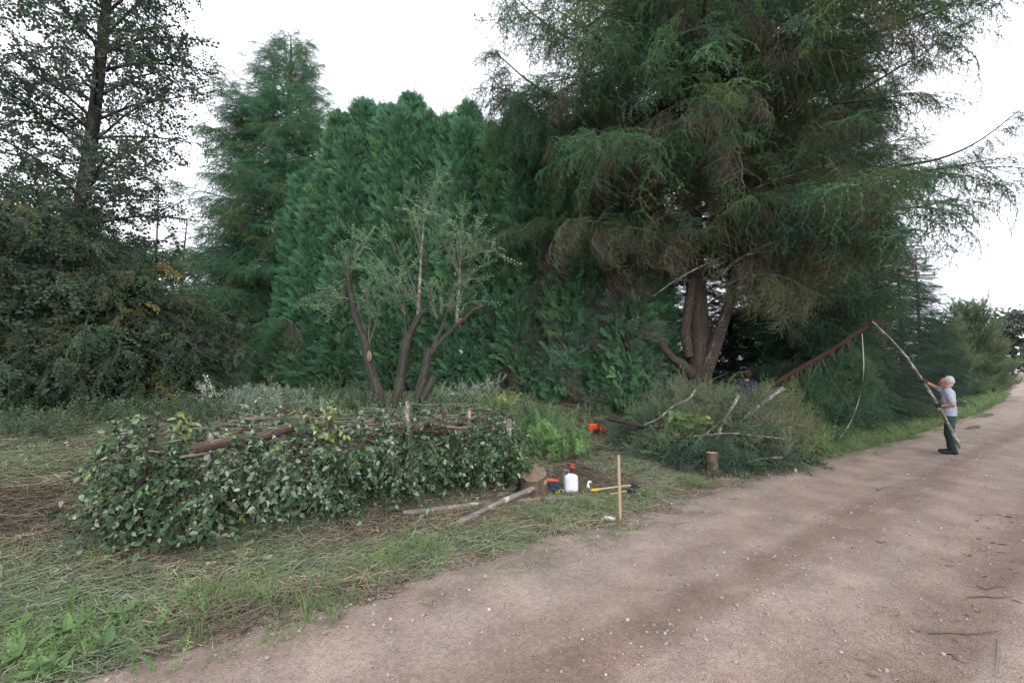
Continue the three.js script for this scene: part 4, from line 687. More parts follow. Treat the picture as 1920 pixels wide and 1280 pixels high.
    const r = 0.006 + 0.012 * R() ** 2; part('branch', new Geo().tube(pts, pts.map((_, m) => r * (1 - 0.1 * m)), 5, 3).build(), k % 3 ? M.paleTwig : k % 2 ? M.greyBark : M.redBark, body);
  }
  // logs laid on the hedge
  const D1 = (px, w) => -hedgeAt(hedgeQ(px, w), w, 0).z;
  log('hedge_log', 'thick brown log lying on top of the brush hedge', 'log', [at(364, 840, D1(364, 0.03)), at(420, 830, D1(420, 0.05)), at(490, 818, D1(490, 0.08)), at(556, 798, D1(556, 0.12))], [0.05, 0.056, 0.054, 0.05], M.redBark, { seed: 5 });
  log('hedge_log', 'curved barkless log on the hedge, pointing right below the apple tree', 'log', [at(770, 808, D1(770, 0.05)), at(798, 794, D1(798, 0.1)), at(840, 797, D1(840, 0.25)), at(880, 786, D1(880, 0.35)), at(912, 776, D1(912, 0.45))], [0.045, 0.05, 0.042, 0.036, 0.03], M.redBark, { seed: 9 });
  log('hedge_log', 'short crooked log end sticking out in the middle of the hedge', 'log', [at(672, 842, D1(672, 0.0)), at(682, 822, D1(682, 0.1)), at(712, 812, D1(712, 0.3)), at(748, 806, D1(748, 0.3))], [0.04, 0.035, 0.03, 0.026], M.redBark, { seed: 13 });
  log('cut_branch', 'curved dark branch with pale cut end behind the hedge left part', 'branch', [at(283, 766, 6.3), at(300, 783, 6.25), at(325, 790, 6.2), at(362, 792, 6.1)], [0.026, 0.024, 0.022, 0.018], M.darkBark, { cut: 1, seed: 17 });
}

// ---------------------------------------------------------------- brush pile in front of the big larch
{
  const c = ground(1352, 842), R = rng(818), pile = thing('brush_pile', 'big heap of cut conifer branches in front of the forked larch', 'brush pile', c), HX = 2.15, HZ = 1.25, TOP = 1.3;
  // axes of the heap: a runs parallel to the road, b away from it
  const A = V(0.86, 0, -0.5), Bx = V(-0.5, 0, -0.86), high = (a, b) => { const q = 1 - (a / HX) ** 2 - (b / HZ) ** 2; return q > 0 ? TOP * q ** 0.62 * (0.85 + 0.35 * noise(a * 1.3, b * 1.3, 5)) * (a < -0.6 ? lerp(1, 0.55, (-0.6 - a) / 1.6) : 1) : 0; };
  const P = (a, b, y) => { const x = A.x * a + Bx.x * b, z = A.z * a + Bx.z * b; return V(x, land(c.x + x, c.z + z) - c.y + y, z); };
  const local = (px, py, D) => at(px, py, D).sub(c), dull = [], dark = [], sticks = new Geo(), bright = [], grey = [];
  for (let k = 0; k < 1000; k++) {
    const a = (R() * 2 - 1) * HX, b = (R() * 2 - 1) * HZ * 0.98, h = high(a, b); if (h <= 0.02) continue;
    const y = h * (R() < 0.6 ? 0.85 + 0.2 * R() : R()), p = P(a, b, y), out = V(A.x * a + Bx.x * b * 1.5 + (R() - 0.5), 0.35 - R() * 0.9, A.z * a + Bx.z * b * 1.5 + (R() - 0.5) * 1.2);
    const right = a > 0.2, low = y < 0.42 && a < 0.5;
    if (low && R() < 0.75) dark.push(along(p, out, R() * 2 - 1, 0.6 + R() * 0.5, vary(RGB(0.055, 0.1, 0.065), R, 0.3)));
    else if (R() < 0.16) grey.push(along(p, out, R() * 6, 0.4 + R() * 0.5, vary(RGB(0.2, 0.165, 0.135), R, 0.3)));
    else dull.push(along(p, out, R() * 6, 0.4 + R() * 0.45, vary(right ? [RGB(0.17, 0.225, 0.08), RGB(0.13, 0.195, 0.07), RGB(0.19, 0.21, 0.095)][k % 3] : [RGB(0.1, 0.185, 0.085), RGB(0.12, 0.18, 0.085), RGB(0.15, 0.17, 0.1)][k % 3], R, 0.3)));
  }
  for (let k = 0; k < 380; k++) { const a = (R() * 2 - 1) * HX, b = (R() * 2 - 1) * HZ, h = high(a, b); if (h <= 0.05) continue; const p = P(a, b, h * (0.8 + 0.3 * R())), d = V(R() - 0.5, R() * 0.5 - 0.2, R() - 0.5).normalize().multiplyScalar(0.3 + 0.6 * R()); sticks.tube([p, p.clone().addScaledVector(d, 0.5).add(V(0, 0.04, 0)), p.clone().add(d)], [0.007, 0.005, 0.002], 3, 0); }
  for (let k = 0; k < 26; k++) { const p = local(1255 + 55 * R(), 765 + 50 * R(), 9.0 - 0.1 * R()); bright.push(along(p, V(R() - 0.5, R() - 0.7, R()), R() * 4, 0.35 + R() * 0.3, vary(RGB(0.17, 0.27, 0.08), R, 0.3))); }
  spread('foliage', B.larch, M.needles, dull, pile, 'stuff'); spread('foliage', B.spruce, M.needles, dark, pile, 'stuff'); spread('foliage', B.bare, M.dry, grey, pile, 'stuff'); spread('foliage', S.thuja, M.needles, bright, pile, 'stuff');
  part('twigs', sticks.build(), M.paleTwig, pile, 'stuff');
  // the bigger branches that can be told apart
  const br = (pts, r0, r1, mat, cut = 1) => { const q = new THREE.CatmullRomCurve3(pts.map((p) => local(...p))), n = 12, L = q.getPoints(n), b = part('branch', new Geo().tube(L, L.map((_, k) => lerp(r0, r1, k / n)), 8, 3, knotty(r0 * 99)).build(), mat, pile); if (cut) endFace(pile, L[0], L[0].clone().sub(L[1]).normalize(), r0 * 0.9, M.endGrain, 'cut_face', b); };
  br([[1137, 783, 9.3], [1165, 790, 9.25], [1200, 798, 9.2], [1245, 800, 9.1]], 0.045, 0.03, M.darkBark);
  br([[1304, 731, 9.4], [1292, 747, 9.35], [1262, 762, 9.3], [1235, 785, 9.3], [1195, 800, 9.3]], 0.03, 0.012, M.greyBark);
  br([[1469, 728, 9.3], [1450, 741, 9.3], [1425, 760, 9.3], [1395, 785, 9.2]], 0.048, 0.035, M.greyBark);
  br([[1385, 742, 9.2], [1372, 765, 9.1], [1355, 795, 9.0], [1340, 835, 8.9]], 0.035, 0.03, M.greyBark);
  br([[1470, 823, 8.7], [1420, 817, 8.7], [1370, 812, 8.7], [1300, 818, 8.75]], 0.014, 0.012, M.greyBark, 0);
  br([[1468, 857, 8.5], [1430, 860, 8.5], [1400, 866, 8.5], [1385, 870, 8.45]], 0.02, 0.016, M.greyBark);
  br([[1328, 782, 8.9], [1320, 795, 9.0], [1314, 815, 9.1]], 0.06, 0.05, M.redBark);
  br([[1482, 800, 9.0], [1480, 830, 8.9], [1482, 858, 8.75]], 0.012, 0.01, M.greyBark, 0);
  br([[1320, 815, 8.8], [1340, 800, 8.8], [1352, 790, 8.8], [1375, 800, 8.8]], 0.012, 0.006, M.greyBark, 0);
  br([[1310, 855, 8.5], [1300, 838, 8.6], [1330, 810, 8.8]], 0.014, 0.006, M.greyBark, 0);
  for (let k = 0; k < 22; k++) { const a = (R() * 2 - 1) * 1.7, b = (R() - 0.8) * 1.0, h = high(a, b); const p = P(a, b, h), d = V((R() - 0.5) * 1.4, 0.12 - 0.3 * R(), R() - 0.5); part('branch', new Geo().tube([p, p.clone().addScaledVector(d, 0.5).add(V(0, 0.06, 0)), p.clone().add(d)], [0.018, 0.014, 0.006], 6, 3).build(), k % 2 ? M.greyBark : M.redBark, pile); }

  // loose cut conifer branches lying about
  const loose = (label, px, py, n, spreadM, geos, cols, size, seed, up = 0.5) => { const o = ground(px, py), Q = rng(seed), t = thing('cut_branch', label, 'branch', o), l = []; part('stem', new Geo().tube([V(-spreadM, 0.03, 0.1), V(-spreadM * 0.3, 0.1, 0), V(spreadM * 0.4, 0.12, -0.05), V(spreadM, 0.05, -0.1)], [0.02, 0.018, 0.014, 0.006], 7, 3).build(), M.redBark, t); for (let k = 0; k < n; k++) l.push(along(V((Q() - 0.5) * 2 * spreadM, 0.05 + Q() * 0.2 * up * 2, (Q() - 0.5) * spreadM), V(Q() - 0.5, Q() * up, Q() - 0.5), Q() * 5, size * (0.7 + 0.6 * Q()), vary(cols[k % cols.length], Q, 0.3))); spread('foliage', geos, M.needles, l, t, 'stuff'); return t; };
  loose('feathery bright green thuja branch lying left of the white sprayer', 1050, 862, 44, 0.42, S.thuja, [RGB(0.11, 0.21, 0.065), RGB(0.13, 0.24, 0.07)], 0.62, 5, 0.9);
  loose('green thuja cuttings heaped at the right end of the brush hedge', 1000, 830, 40, 0.4, S.thuja, [RGB(0.08, 0.16, 0.06), RGB(0.1, 0.18, 0.07)], 0.6, 6, 0.9);
  loose('flat dark spruce branch spread in front of the brush pile', 1215, 838, 16, 0.7, B.spruce, [RGB(0.05, 0.1, 0.07), RGB(0.06, 0.11, 0.07)], 0.7, 7, 0.35);
  loose('dark spruce branch on the grass right of the brush pile', 1540, 850, 9, 0.35, B.spruce, [RGB(0.045, 0.09, 0.06)], 0.6, 8, 0.3);
  loose('dark conifer branch left of the pale round stump, near the road', 1250, 850, 8, 0.4, B.spruce, [RGB(0.06, 0.1, 0.06)], 0.6, 12, 0.3);
}
// pale-leaved cut boughs behind the hedge
{
  const sheaf = (label, px, py, n, w, h, cols, seed, geos = S.apple) => { const o = ground(px, py), R = rng(seed), t = thing('cut_bough', label, 'branch', o), l = [], tw = new Geo(); for (let k = 0; k < n; k++) { const a = V((R() - 0.5) * w, 0, (R() - 0.5) * w * 0.6), b = a.clone().add(V((R() - 0.5) * 0.5, h * (0.3 + 0.7 * R()), (R() - 0.5) * 0.4)); tw.tube([a, a.clone().lerp(b, 0.5).add(V(0.03, 0, 0.03)), b], [0.008, 0.006, 0.003], 4, 0); for (let q = 0; q < 5; q++) l.push(along(a.clone().lerp(b, 0.3 + 0.7 * R()), V(R() - 0.5, R() - 0.3, R() - 0.5), R() * 6, 0.5 + R() * 0.4, vary(cols[q % cols.length], R, 0.3))); } part('stems', tw.build(), M.paleTwig, t, 'stuff'); spread('foliage', geos, M.cutLeaves, l, t, 'stuff'); };
  const pale = [RGB(0.36, 0.41, 0.34), RGB(0.28, 0.34, 0.26), RGB(0.18, 0.25, 0.14)], paler = [RGB(0.25, 0.3, 0.22), RGB(0.18, 0.24, 0.15), RGB(0.13, 0.18, 0.1)];
  sheaf('silvery leaved bough standing up right of the apple stems', 905, 752, 18, 1.0, 0.62, pale, 1);
  sheaf('small silvery bough at the foot of the right apple stem', 835, 752, 10, 0.8, 0.35, pale, 2);
  sheaf('long swath of silvery cut boughs trailing away behind the hedge', 470, 752, 24, 2.2, 0.26, paler, 3);
  sheaf('heap of silvery cuttings directly behind the middle of the hedge', 520, 775, 18, 1.6, 0.24, paler, 4);
  sheaf('pale sprig sticking up left of the silvery swath', 375, 765, 4, 0.4, 0.7, [RGB(0.5, 0.52, 0.44), RGB(0.3, 0.36, 0.28)], 5);
  sheaf('yellow green bough at the far right corner of the hedge', 945, 770, 9, 0.5, 0.5, [RGB(0.24, 0.3, 0.08), RGB(0.17, 0.25, 0.08)], 6);
}

// ---------------------------------------------------------------- stumps, ground logs, the measuring stake
function stump(label, p, r, h, bark, face, tilt, seed) {
  const t = thing('tree_stump', label, 'stump', p), g = new Geo(), n = 24, rows = 7, rough = knotty(seed, 0.09), dir = V(-tilt[0], 1, -tilt[1]).normalize(), top = [];
  for (let k = 0; k <= rows; k++) { const v = k / rows; for (let j = 0; j <= n; j++) { const a = j / n * 6.2832, f = (1 + 0.28 * Math.exp(-v * 5)) * rough(v * h, a), x = Math.cos(a) * r * f, z = Math.sin(a) * r * f, y = v * (h + (x * tilt[0] + z * tilt[1])) - (k ? 0 : 0.05); g.vert(x, y, z, Math.cos(a), 0, Math.sin(a), a * r, y); if (k === rows && j < n) top.push(V(x, y, z)); } }
  for (let k = 0; k < rows; k++) for (let j = 0; j < n; j++) { const a = k * (n + 1) + j; g.tri(a, a + n + 1, a + 1); g.tri(a + 1, a + n + 1, a + n + 2); }
  part('bark', g.build(), bark, t);
  const f = new Geo(), o = f.vert(0, h + 0.006, 0, dir.x, dir.y, dir.z, 0, 0); top.forEach((q) => f.vert(q.x * 0.985, q.y + 0.003, q.z * 0.985, dir.x, dir.y, dir.z, q.x / r / 2.3, q.z / r / 2.3)); for (let j = 0; j < n; j++) f.tri(o, o + 1 + (j + 1) % n, o + 1 + j);
  part('cut_face', f.build(), face, t); return t;
}
stump('wide chopping stump with rough brown top beside the peeled log end', ground(1000, 930), 0.19, 0.31, barkMaterial([0.26, 0.205, 0.17], [0.5, 0.42, 0.355], [0.6, 0.52, 0.44], 0.45, 190, 2), M.oldGrain, [0.08, -0.4], 4);
stump('slim fresh stump standing on the grass in front of the brush pile', ground(1336, 887), 0.098, 0.36, barkMaterial([0.26, 0.21, 0.175], [0.46, 0.395, 0.335], [0.54, 0.475, 0.41], 0.45, 230, 2), M.endGrain, [0, 0], 6);
const up = (p, r) => p.clone().setY(land(p.x, p.z) + r);
log('felled_log', 'slim log with pale peeled end leaning on the wide stump', 'log', [up(ground(860, 988), 0.04), up(ground(930, 955), 0.055), at(1010, 911, 6.5)], [0.042, 0.042, 0.04], M.greyBark, { seed: 21 });
log('felled_log', 'long lichen grey pole lying on the hay under the peeled log', 'log', [up(ground(755, 968), 0.03), up(ground(850, 958), 0.04), up(ground(950, 948), 0.04), up(ground(1040, 940), 0.035), up(ground(1160, 936), 0.03)], [0.034, 0.036, 0.036, 0.034, 0.024], M.greyBark, { seed: 25 });
log('felled_log', 'short grey log between the hedge end and the wide stump', 'log', [up(ground(935, 934), 0.035), up(ground(978, 915), 0.05)], [0.036, 0.036], M.greyBark, { seed: 29 });
log('fallen_branch', 'dark crooked branch lying on the ground left of the brush pile', 'branch', [up(ground(1082, 862), 0.03), up(ground(1100, 850), 0.05), up(ground(1130, 848), 0.06), up(ground(1160, 850), 0.05), up(ground(1192, 852), 0.03)], [0.025, 0.035, 0.035, 0.03, 0.015], M.darkBark, { cut: 0, seed: 33 });
{
  const p = ground(1163, 974), t = thing('measuring_stake', 'pale square wooden stake standing upright near the road edge', 'stake', p), h = at(1162, 853, -p.z).y - p.y;
  part('post', new RoundedBoxGeometry(0.032, h + 0.1, 0.024, 2, 0.003).translate(0, h / 2 - 0.05, 0), M.plank, t).rotation.y = 0.3; t.rotation.z = 0.012;
}
// twigs on the road and in the outer rut
{
  const R = rng(99);
  [[1744, 1186, 1880, 1200, 'long dark twig lying across the right wheel rut'], [1765, 1228, 1830, 1258, 'straw coloured twig near the bottom right corner'], [1875, 1205, 1868, 1280, 'pale dry stalk at the right edge of the road'], [1640, 917, 1672, 920, 'short dark twig far up the middle of the road'], [1645, 1023, 1662, 1025, 'tiny dark twig on the middle of the road'], [1175, 958, 1210, 962, 'pale twig on the grass right of the upright stake'], [1820, 1120, 1900, 1128, 'dark bark strip in the right wheel rut'], [1830, 1105, 1885, 1112, 'curved dark bark strip behind the other one in the rut']].forEach(([x0, y0, x1, y1, label], k) => {
    const f = (x, y) => { const p = ground(x, y), [t, s] = roadTS(p.x, p.z); p.y = Math.max(roadHeight(t, s, p.x, p.z), land(p.x, p.z)) + 0.008; return p; }, pts = [0, 0.3, 0.6, 1].map((v) => f(lerp(x0, x1, v) + (R() - 0.5) * 10, lerp(y0, y1, v) + (R() - 0.5) * 14));
    log('fallen_twig', label, 'twig', pts, [0.004, 0.005, 0.004, 0.002], k === 1 || k === 2 || k === 5 ? M.paleTwig : M.twig, { cut: 0, sides: 6, seed: k });
  });
}

// ---------------------------------------------------------------- tools by the stump
const plastic = (c, r = 0.45) => std(c, r);
{ // white pressure sprayer
  const p = ground(1071, 924), t = thing('pressure_sprayer', 'white plastic pressure sprayer with red trigger standing on the grass', 'sprayer', p, 0.15), white = new THREE.MeshPhysicalMaterial({ color: RGB(0.72, 0.73, 0.74), roughness: 0.42 }), black = plastic(RGB(0.02, 0.02, 0.022)), red = plastic(RGB(0.55, 0.03, 0.025));
  const prof = [[0, 0.003], [0.098, 0.003], [0.108, 0.014], [0.109, 0.06], [0.106, 0.066], [0.106, 0.205], [0.1, 0.235], [0.075, 0.258], [0.045, 0.268], [0.038, 0.285], [0, 0.285]].map(([x, y]) => new THREE.Vector2(x, y));
  part('tank', new THREE.LatheGeometry(prof, 28).scale(1, 1, 0.75), white, t);
  part('collar', new THREE.CylinderGeometry(0.036, 0.04, 0.035, 18).translate(0.012, 0.3, 0), black, t);
  part('pump_rod', new THREE.CylinderGeometry(0.014, 0.014, 0.05, 12).translate(0.015, 0.335, 0), black, t);
  const trig = part('pump_handle', new RoundedBoxGeometry(0.042, 0.075, 0.03, 3, 0.01).translate(0.018, 0.385, 0), red, t); part('grip', new RoundedBoxGeometry(0.075, 0.022, 0.032, 3, 0.009).translate(0.022, 0.37, 0), red, trig);
  part('valve', new THREE.CylinderGeometry(0.02, 0.02, 0.03, 14).rotateZ(Math.PI / 2).translate(0.112, 0.205, 0.02), black, t);
  part('hose', new THREE.TubeGeometry(new THREE.CatmullRomCurve3([V(-0.02, 0.3, 0), V(-0.09, 0.33, 0.02), V(-0.125, 0.27, 0.03), V(-0.122, 0.12, 0.05), V(-0.13, 0.02, 0.06)]), 30, 0.011, 8), plastic(RGB(0.12, 0.12, 0.13)), t);
}
{ // blue bag with yellow straps
  const p = ground(1040, 924), t = thing('work_bag', 'crumpled dark blue bag with yellow straps beside the stump', 'bag', p), g = mergeVertices(new THREE.SphereGeometry(1, 32, 22).deleteAttribute('uv').deleteAttribute('normal')), a = g.attributes.position, q = V();
  for (let k = 0; k < a.count; k++) { q.fromBufferAttribute(a, k); const f = 1 + 0.28 * noise(q.x * 1.9, q.y * 1.9, q.z * 1.9) + 0.12 * noise(q.x * 5, q.y * 5, q.z * 5); a.setXYZ(k, q.x * 0.13 * f, Math.max(-0.07, q.y * 0.075 * f) + 0.07, q.z * 0.1 * f); } g.computeVertexNormals();
  part('bag', g, std(RGB(0.012, 0.035, 0.065), 0.8), t);
  for (const [x, z, r] of [[0.05, 0.085, 0.4], [0.085, 0.075, -0.5]]) part('strap', new THREE.TorusGeometry(0.038, 0.008, 6, 20, 4.6).scale(1, 0.7, 1).rotateX(-0.6).rotateZ(r).translate(x, 0.05, z), plastic(RGB(0.6, 0.5, 0.03), 0.6), t);
}
{ // red handled folding saw on the bag
  const p = ground(1036, 924), t = thing('folding_saw', 'flat red handled saw lying on the dark blue bag', 'saw', V(p.x, p.y + 0.145, p.z - 0.06), -0.15), s = new THREE.Shape([new THREE.Vector2(-0.1, 0.01), new THREE.Vector2(-0.06, 0.035), new THREE.Vector2(0.02, 0.028), new THREE.Vector2(0.1, 0.01), new THREE.Vector2(0.1, -0.008), new THREE.Vector2(0, -0.012), new THREE.Vector2(-0.08, -0.012)]);
  part('handle', new THREE.ExtrudeGeometry(s, { depth: 0.02, bevelSize: 0.004, bevelThickness: 0.004, bevelSegments: 2 }).rotateX(-0.9), plastic(RGB(0.6, 0.07, 0.035)), t);
  part('blade', new RoundedBoxGeometry(0.14, 0.003, 0.025, 1, 0.001).translate(-0.16, 0.012, -0.005), std(RGB(0.3, 0.3, 0.3), 0.35, { metalness: 0.8 }), t);
}
{ // white cup tipped over
  const p = ground(1103, 920), t = thing('white_nozzle', 'small white plastic spout lying right of the sprayer', 'spout', p, 0.6), w = plastic(RGB(0.68, 0.68, 0.72), 0.4);
  part('body', new THREE.LatheGeometry([[0, 0.003], [0.034, 0.003], [0.036, 0.02], [0.026, 0.06], [0.016, 0.085], [0, 0.088]].map(([x, y]) => new THREE.Vector2(x, y)), 20), w, t); part('elbow', new THREE.TubeGeometry(new THREE.CatmullRomCurve3([V(0, 0.08, 0), V(0.004, 0.11, 0), V(0.03, 0.128, 0), V(0.055, 0.112, 0)]), 16, 0.015, 10), w, t);
}
function handTool(name, label, a, b, r, wood, tip, headMat, kind) { // straight shaft from a to b; the head sits at b
  const d = b.clone().sub(a), L = d.length(), t = thing(name, label, kind, a); t.quaternion.setFromUnitVectors(V(1, 0, 0), d.normalize());
  part('shaft', new Geo().tube([V(0.1, 0, 0), V(L * 0.5, 0.004, 0), V(L, 0, 0)], [r, r * 0.85, r], 10, 3).build(), wood, t); part('grip', new Geo().tube([V(0, 0, 0), V(0.02, 0, 0), V(0.14, 0, 0)], [r * 1.2, r * 1.3, r * 1.12], 12, 3).build(), tip, t);
  const s = new THREE.Shape([new THREE.Vector2(-0.03, 0.03), new THREE.Vector2(0.03, 0.03), new THREE.Vector2(0.028, -0.03), new THREE.Vector2(0.055, -0.11), new THREE.Vector2(-0.055, -0.11), new THREE.Vector2(-0.028, -0.03)]);
  part('head', new THREE.ExtrudeGeometry(s, { depth: 0.018, bevelSize: 0.003, bevelThickness: 0.004, bevelSegments: 2 }).rotateX(-1.35).translate(L, 0.0, 0), headMat, t); return t;
}
handTool('axe', 'axe with yellow grip and pale shaft lying behind the upright stake', up(ground(1108, 930), 0.075), up(ground(1186, 921), 0.085), 0.018, M.plank, plastic(RGB(0.62, 0.36, 0.02)), std(RGB(0.05, 0.055, 0.09), 0.4, { metalness: 0.6 }), 'axe');
handTool('hatchet', 'short hatchet with orange brown shaft beside the axe', up(ground(1143, 936), 0.06), up(ground(1178, 929), 0.07), 0.016, plastic(RGB(0.42, 0.2, 0.1), 0.6), plastic(RGB(0.5, 0.22, 0.08), 0.6), std(RGB(0.03, 0.035, 0.07), 0.4, { metalness: 0.5 }), 'hatchet');
{ // chainsaw
  const p = ground(1118, 812), t = thing('chainsaw', 'orange chainsaw lying on the ground left of the brush pile', 'chainsaw', p, 0.35), or = plastic(RGB(0.72, 0.07, 0.015), 0.4), dk = plastic(RGB(0.02, 0.02, 0.02), 0.5);
  part('body', new RoundedBoxGeometry(0.2, 0.17, 0.17, 4, 0.04).translate(-0.1, 0.13, 0), or, t); part('engine_cover', new RoundedBoxGeometry(0.1, 0.1, 0.15, 3, 0.03).translate(0.06, 0.09, 0.01), or, t); part('starter_case', new RoundedBoxGeometry(0.15, 0.1, 0.06, 3, 0.02).translate(-0.05, 0.06, 0.1), dk, t);
  part('front_handle', new THREE.TubeGeometry(new THREE.CatmullRomCurve3([V(0, 0.06, 0.14), V(0.01, 0.2, 0.13), V(0.0, 0.27, 0), V(0.01, 0.18, -0.13)]), 24, 0.013, 8), dk, t);
  part('rear_handle', new THREE.TorusGeometry(0.06, 0.016, 8, 22).scale(1.25, 0.8, 1).translate(0.17, 0.09, 0), or, t);
  const bar = part('guide_bar', new RoundedBoxGeometry(0.36, 0.055, 0.006, 2, 0.002).translate(-0.34, 0.07, -0.07), std(RGB(0.25, 0.25, 0.25), 0.35, { metalness: 0.8 }), t); part('chain', new RoundedBoxGeometry(0.37, 0.068, 0.004, 1, 0.001).translate(-0.34, 0.07, -0.0705), dk, bar);
}
function crumple(name, label, category, p, s, mat, seed) { const g = mergeVertices(new THREE.IcosahedronGeometry(1, 3).deleteAttribute('uv').deleteAttribute('normal')), a = g.attributes.position, q = V(); for (let k = 0; k < a.count; k++) { q.fromBufferAttribute(a, k); const f = 0.8 + 0.5 * Math.abs(noise(q.x * 2.2 + seed, q.y * 2.2, q.z * 2.2)) + 0.3 * noise(q.x * 4 + seed, q.y * 4, q.z * 4); a.setXYZ(k, q.x * s.x * f, Math.max(-0.2, q.y) * s.y * f, q.z * s.z * f); } g.computeVertexNormals(); return single(name, g.toNonIndexed(), mat, label, category, p); }
crumple('crumpled_paper', 'crumpled white wrapper on the grass left of the upright stake foot', 'litter', up(ground(1141, 975), 0.012), V(0.09, 0.035, 0.035), std(RGB(0.55, 0.57, 0.55), 0.7), 3);
crumple('crumpled_paper', 'pale crumpled wrapper on the verge in front of the pile right end', 'litter', up(ground(1492, 888), 0.015), V(0.03, 0.09, 0.03), std(RGB(0.5, 0.55, 0.52), 0.7), 9);
crumple('crumpled_paper', 'bluish white scrap on the hay in front of the hedge', 'litter', up(ground(502, 1050), 0.012), V(0.06, 0.025, 0.04), std(RGB(0.42, 0.46, 0.47), 0.8), 15);

// ---------------------------------------------------------------- broken trunk, rope
M.trunkBark = barkMaterial([0.19, 0.13, 0.105], [0.36, 0.26, 0.215], [0.34, 0.27, 0.235], 0.3, 330);
{
  const t = log('broken_trunk', 'reddish broken trunk leaning up to the man\u2019s pole'.replace('\u2019s', 's'), 'trunk', [at(1405, 762, 11.9), at(1450, 722, 11.8), at(1510, 685, 11.65), at(1560, 656, 11.5), at(1610, 622, 11.35), at(1652, 600, 11.2)], [0.05, 0.052, 0.052, 0.05, 0.048, 0.042], M.trunkBark, { seed: 41, sides: 14 });
  t.userData.label = 'reddish broken trunk leaning on the tip of the long pole';
  const base = t.position, R = rng(61), l = [], fine = new Geo();
  // foot of the trunk runs on down into the pile; hanging boughs along it
  part('foot', new Geo().tube([V(0, 0, 0), stand(1355, 12.1).sub(base)], [0.05, 0.06], 12, 3, knotty(43)).build(), M.trunkBark, t);
  for (let k = 0; k < 34; k++) { const v = R(), a = at(lerp(1470, 1600, v), lerp(712, 629, v), lerp(11.75, 11.4, v)).sub(base), d = V((R() - 0.5) * 1.3, -0.5 - R() * 0.9, R() * 0.8 - 0.3).normalize(), n = 1 + Math.floor(R() * 3); fine.tube([a, a.clone().addScaledVector(d, 0.4 * n)], [0.013, 0.006], 4, 0); for (let m = 0; m < n * 2; m++) l.push(along(a.clone().addScaledVector(d, 0.2 + 0.3 * m * R()), d.clone().add(V((R() - 0.5) * 1.2, -0.3, (R() - 0.5) * 1.2)), (R() - 0.5) * 2, 0.55 + R() * 0.4, vary(larchGreens[k % 3], R, 0.25))); }
  part('branches', fine.build(), M.twig, t, 'stuff'); spread('foliage', B.larch, M.needles, l, t, 'stuff');
}
{
  const p = ground(1562, 838), rp = thing('rope', 'pale thin rope hanging from the broken trunk down to the grass', 'rope', p), L = (x, y, D) => at(x, y, D).sub(p), D = -p.z, m = std(RGB(0.42, 0.4, 0.33), 0.9);
  part('strand', new THREE.TubeGeometry(new THREE.CatmullRomCurve3([L(1617, 625, 11.3), L(1620, 690, 10.7), L(1612, 745, D + 0.8), L(1596, 790, D + 0.4), L(1565, 836, D)]), 40, 0.011, 7), m, rp);
  part('knot', new THREE.TorusKnotGeometry(0.035, 0.013, 50, 6, 2, 3).scale(1.4, 0.6, 1).translate(0, 0.03, 0.02), m, rp);
}
// puddles in the road
{
  const water = std(RGB(0.26, 0.215, 0.175), 0.1), blob = (label, px, py, a, b, seed) => { const p = ground(px, py), g = new Geo(), [t, s] = roadTS(p.x, p.z), n = 40; p.y = roadHeight(t, s, p.x, p.z) + 0.012; const o = g.vert(0, 0, 0); for (let k = 0; k < n; k++) { const th = k / n * 6.2832, f = 1 + 0.45 * noise(Math.cos(th) * 1.4 + seed, Math.sin(th) * 1.4), u = Math.cos(th) * a * f, v = Math.sin(th) * b * f; g.vert(u * 0.8 - v * 0.6, 0, -(u * 0.6 + v * 0.8)); } for (let k = 0; k < n; k++) g.tri(o, o + 1 + k, o + 1 + (k + 1) % n); single('puddle', g.build(), water, label, 'puddle', p, null, 'structure'); };
  blob('long narrow puddle on the road beyond the man', 1848, 780, 1.6, 0.22, 1); blob('shallow muddy puddle just beyond the man', 1826, 802, 0.8, 0.13, 3);
}

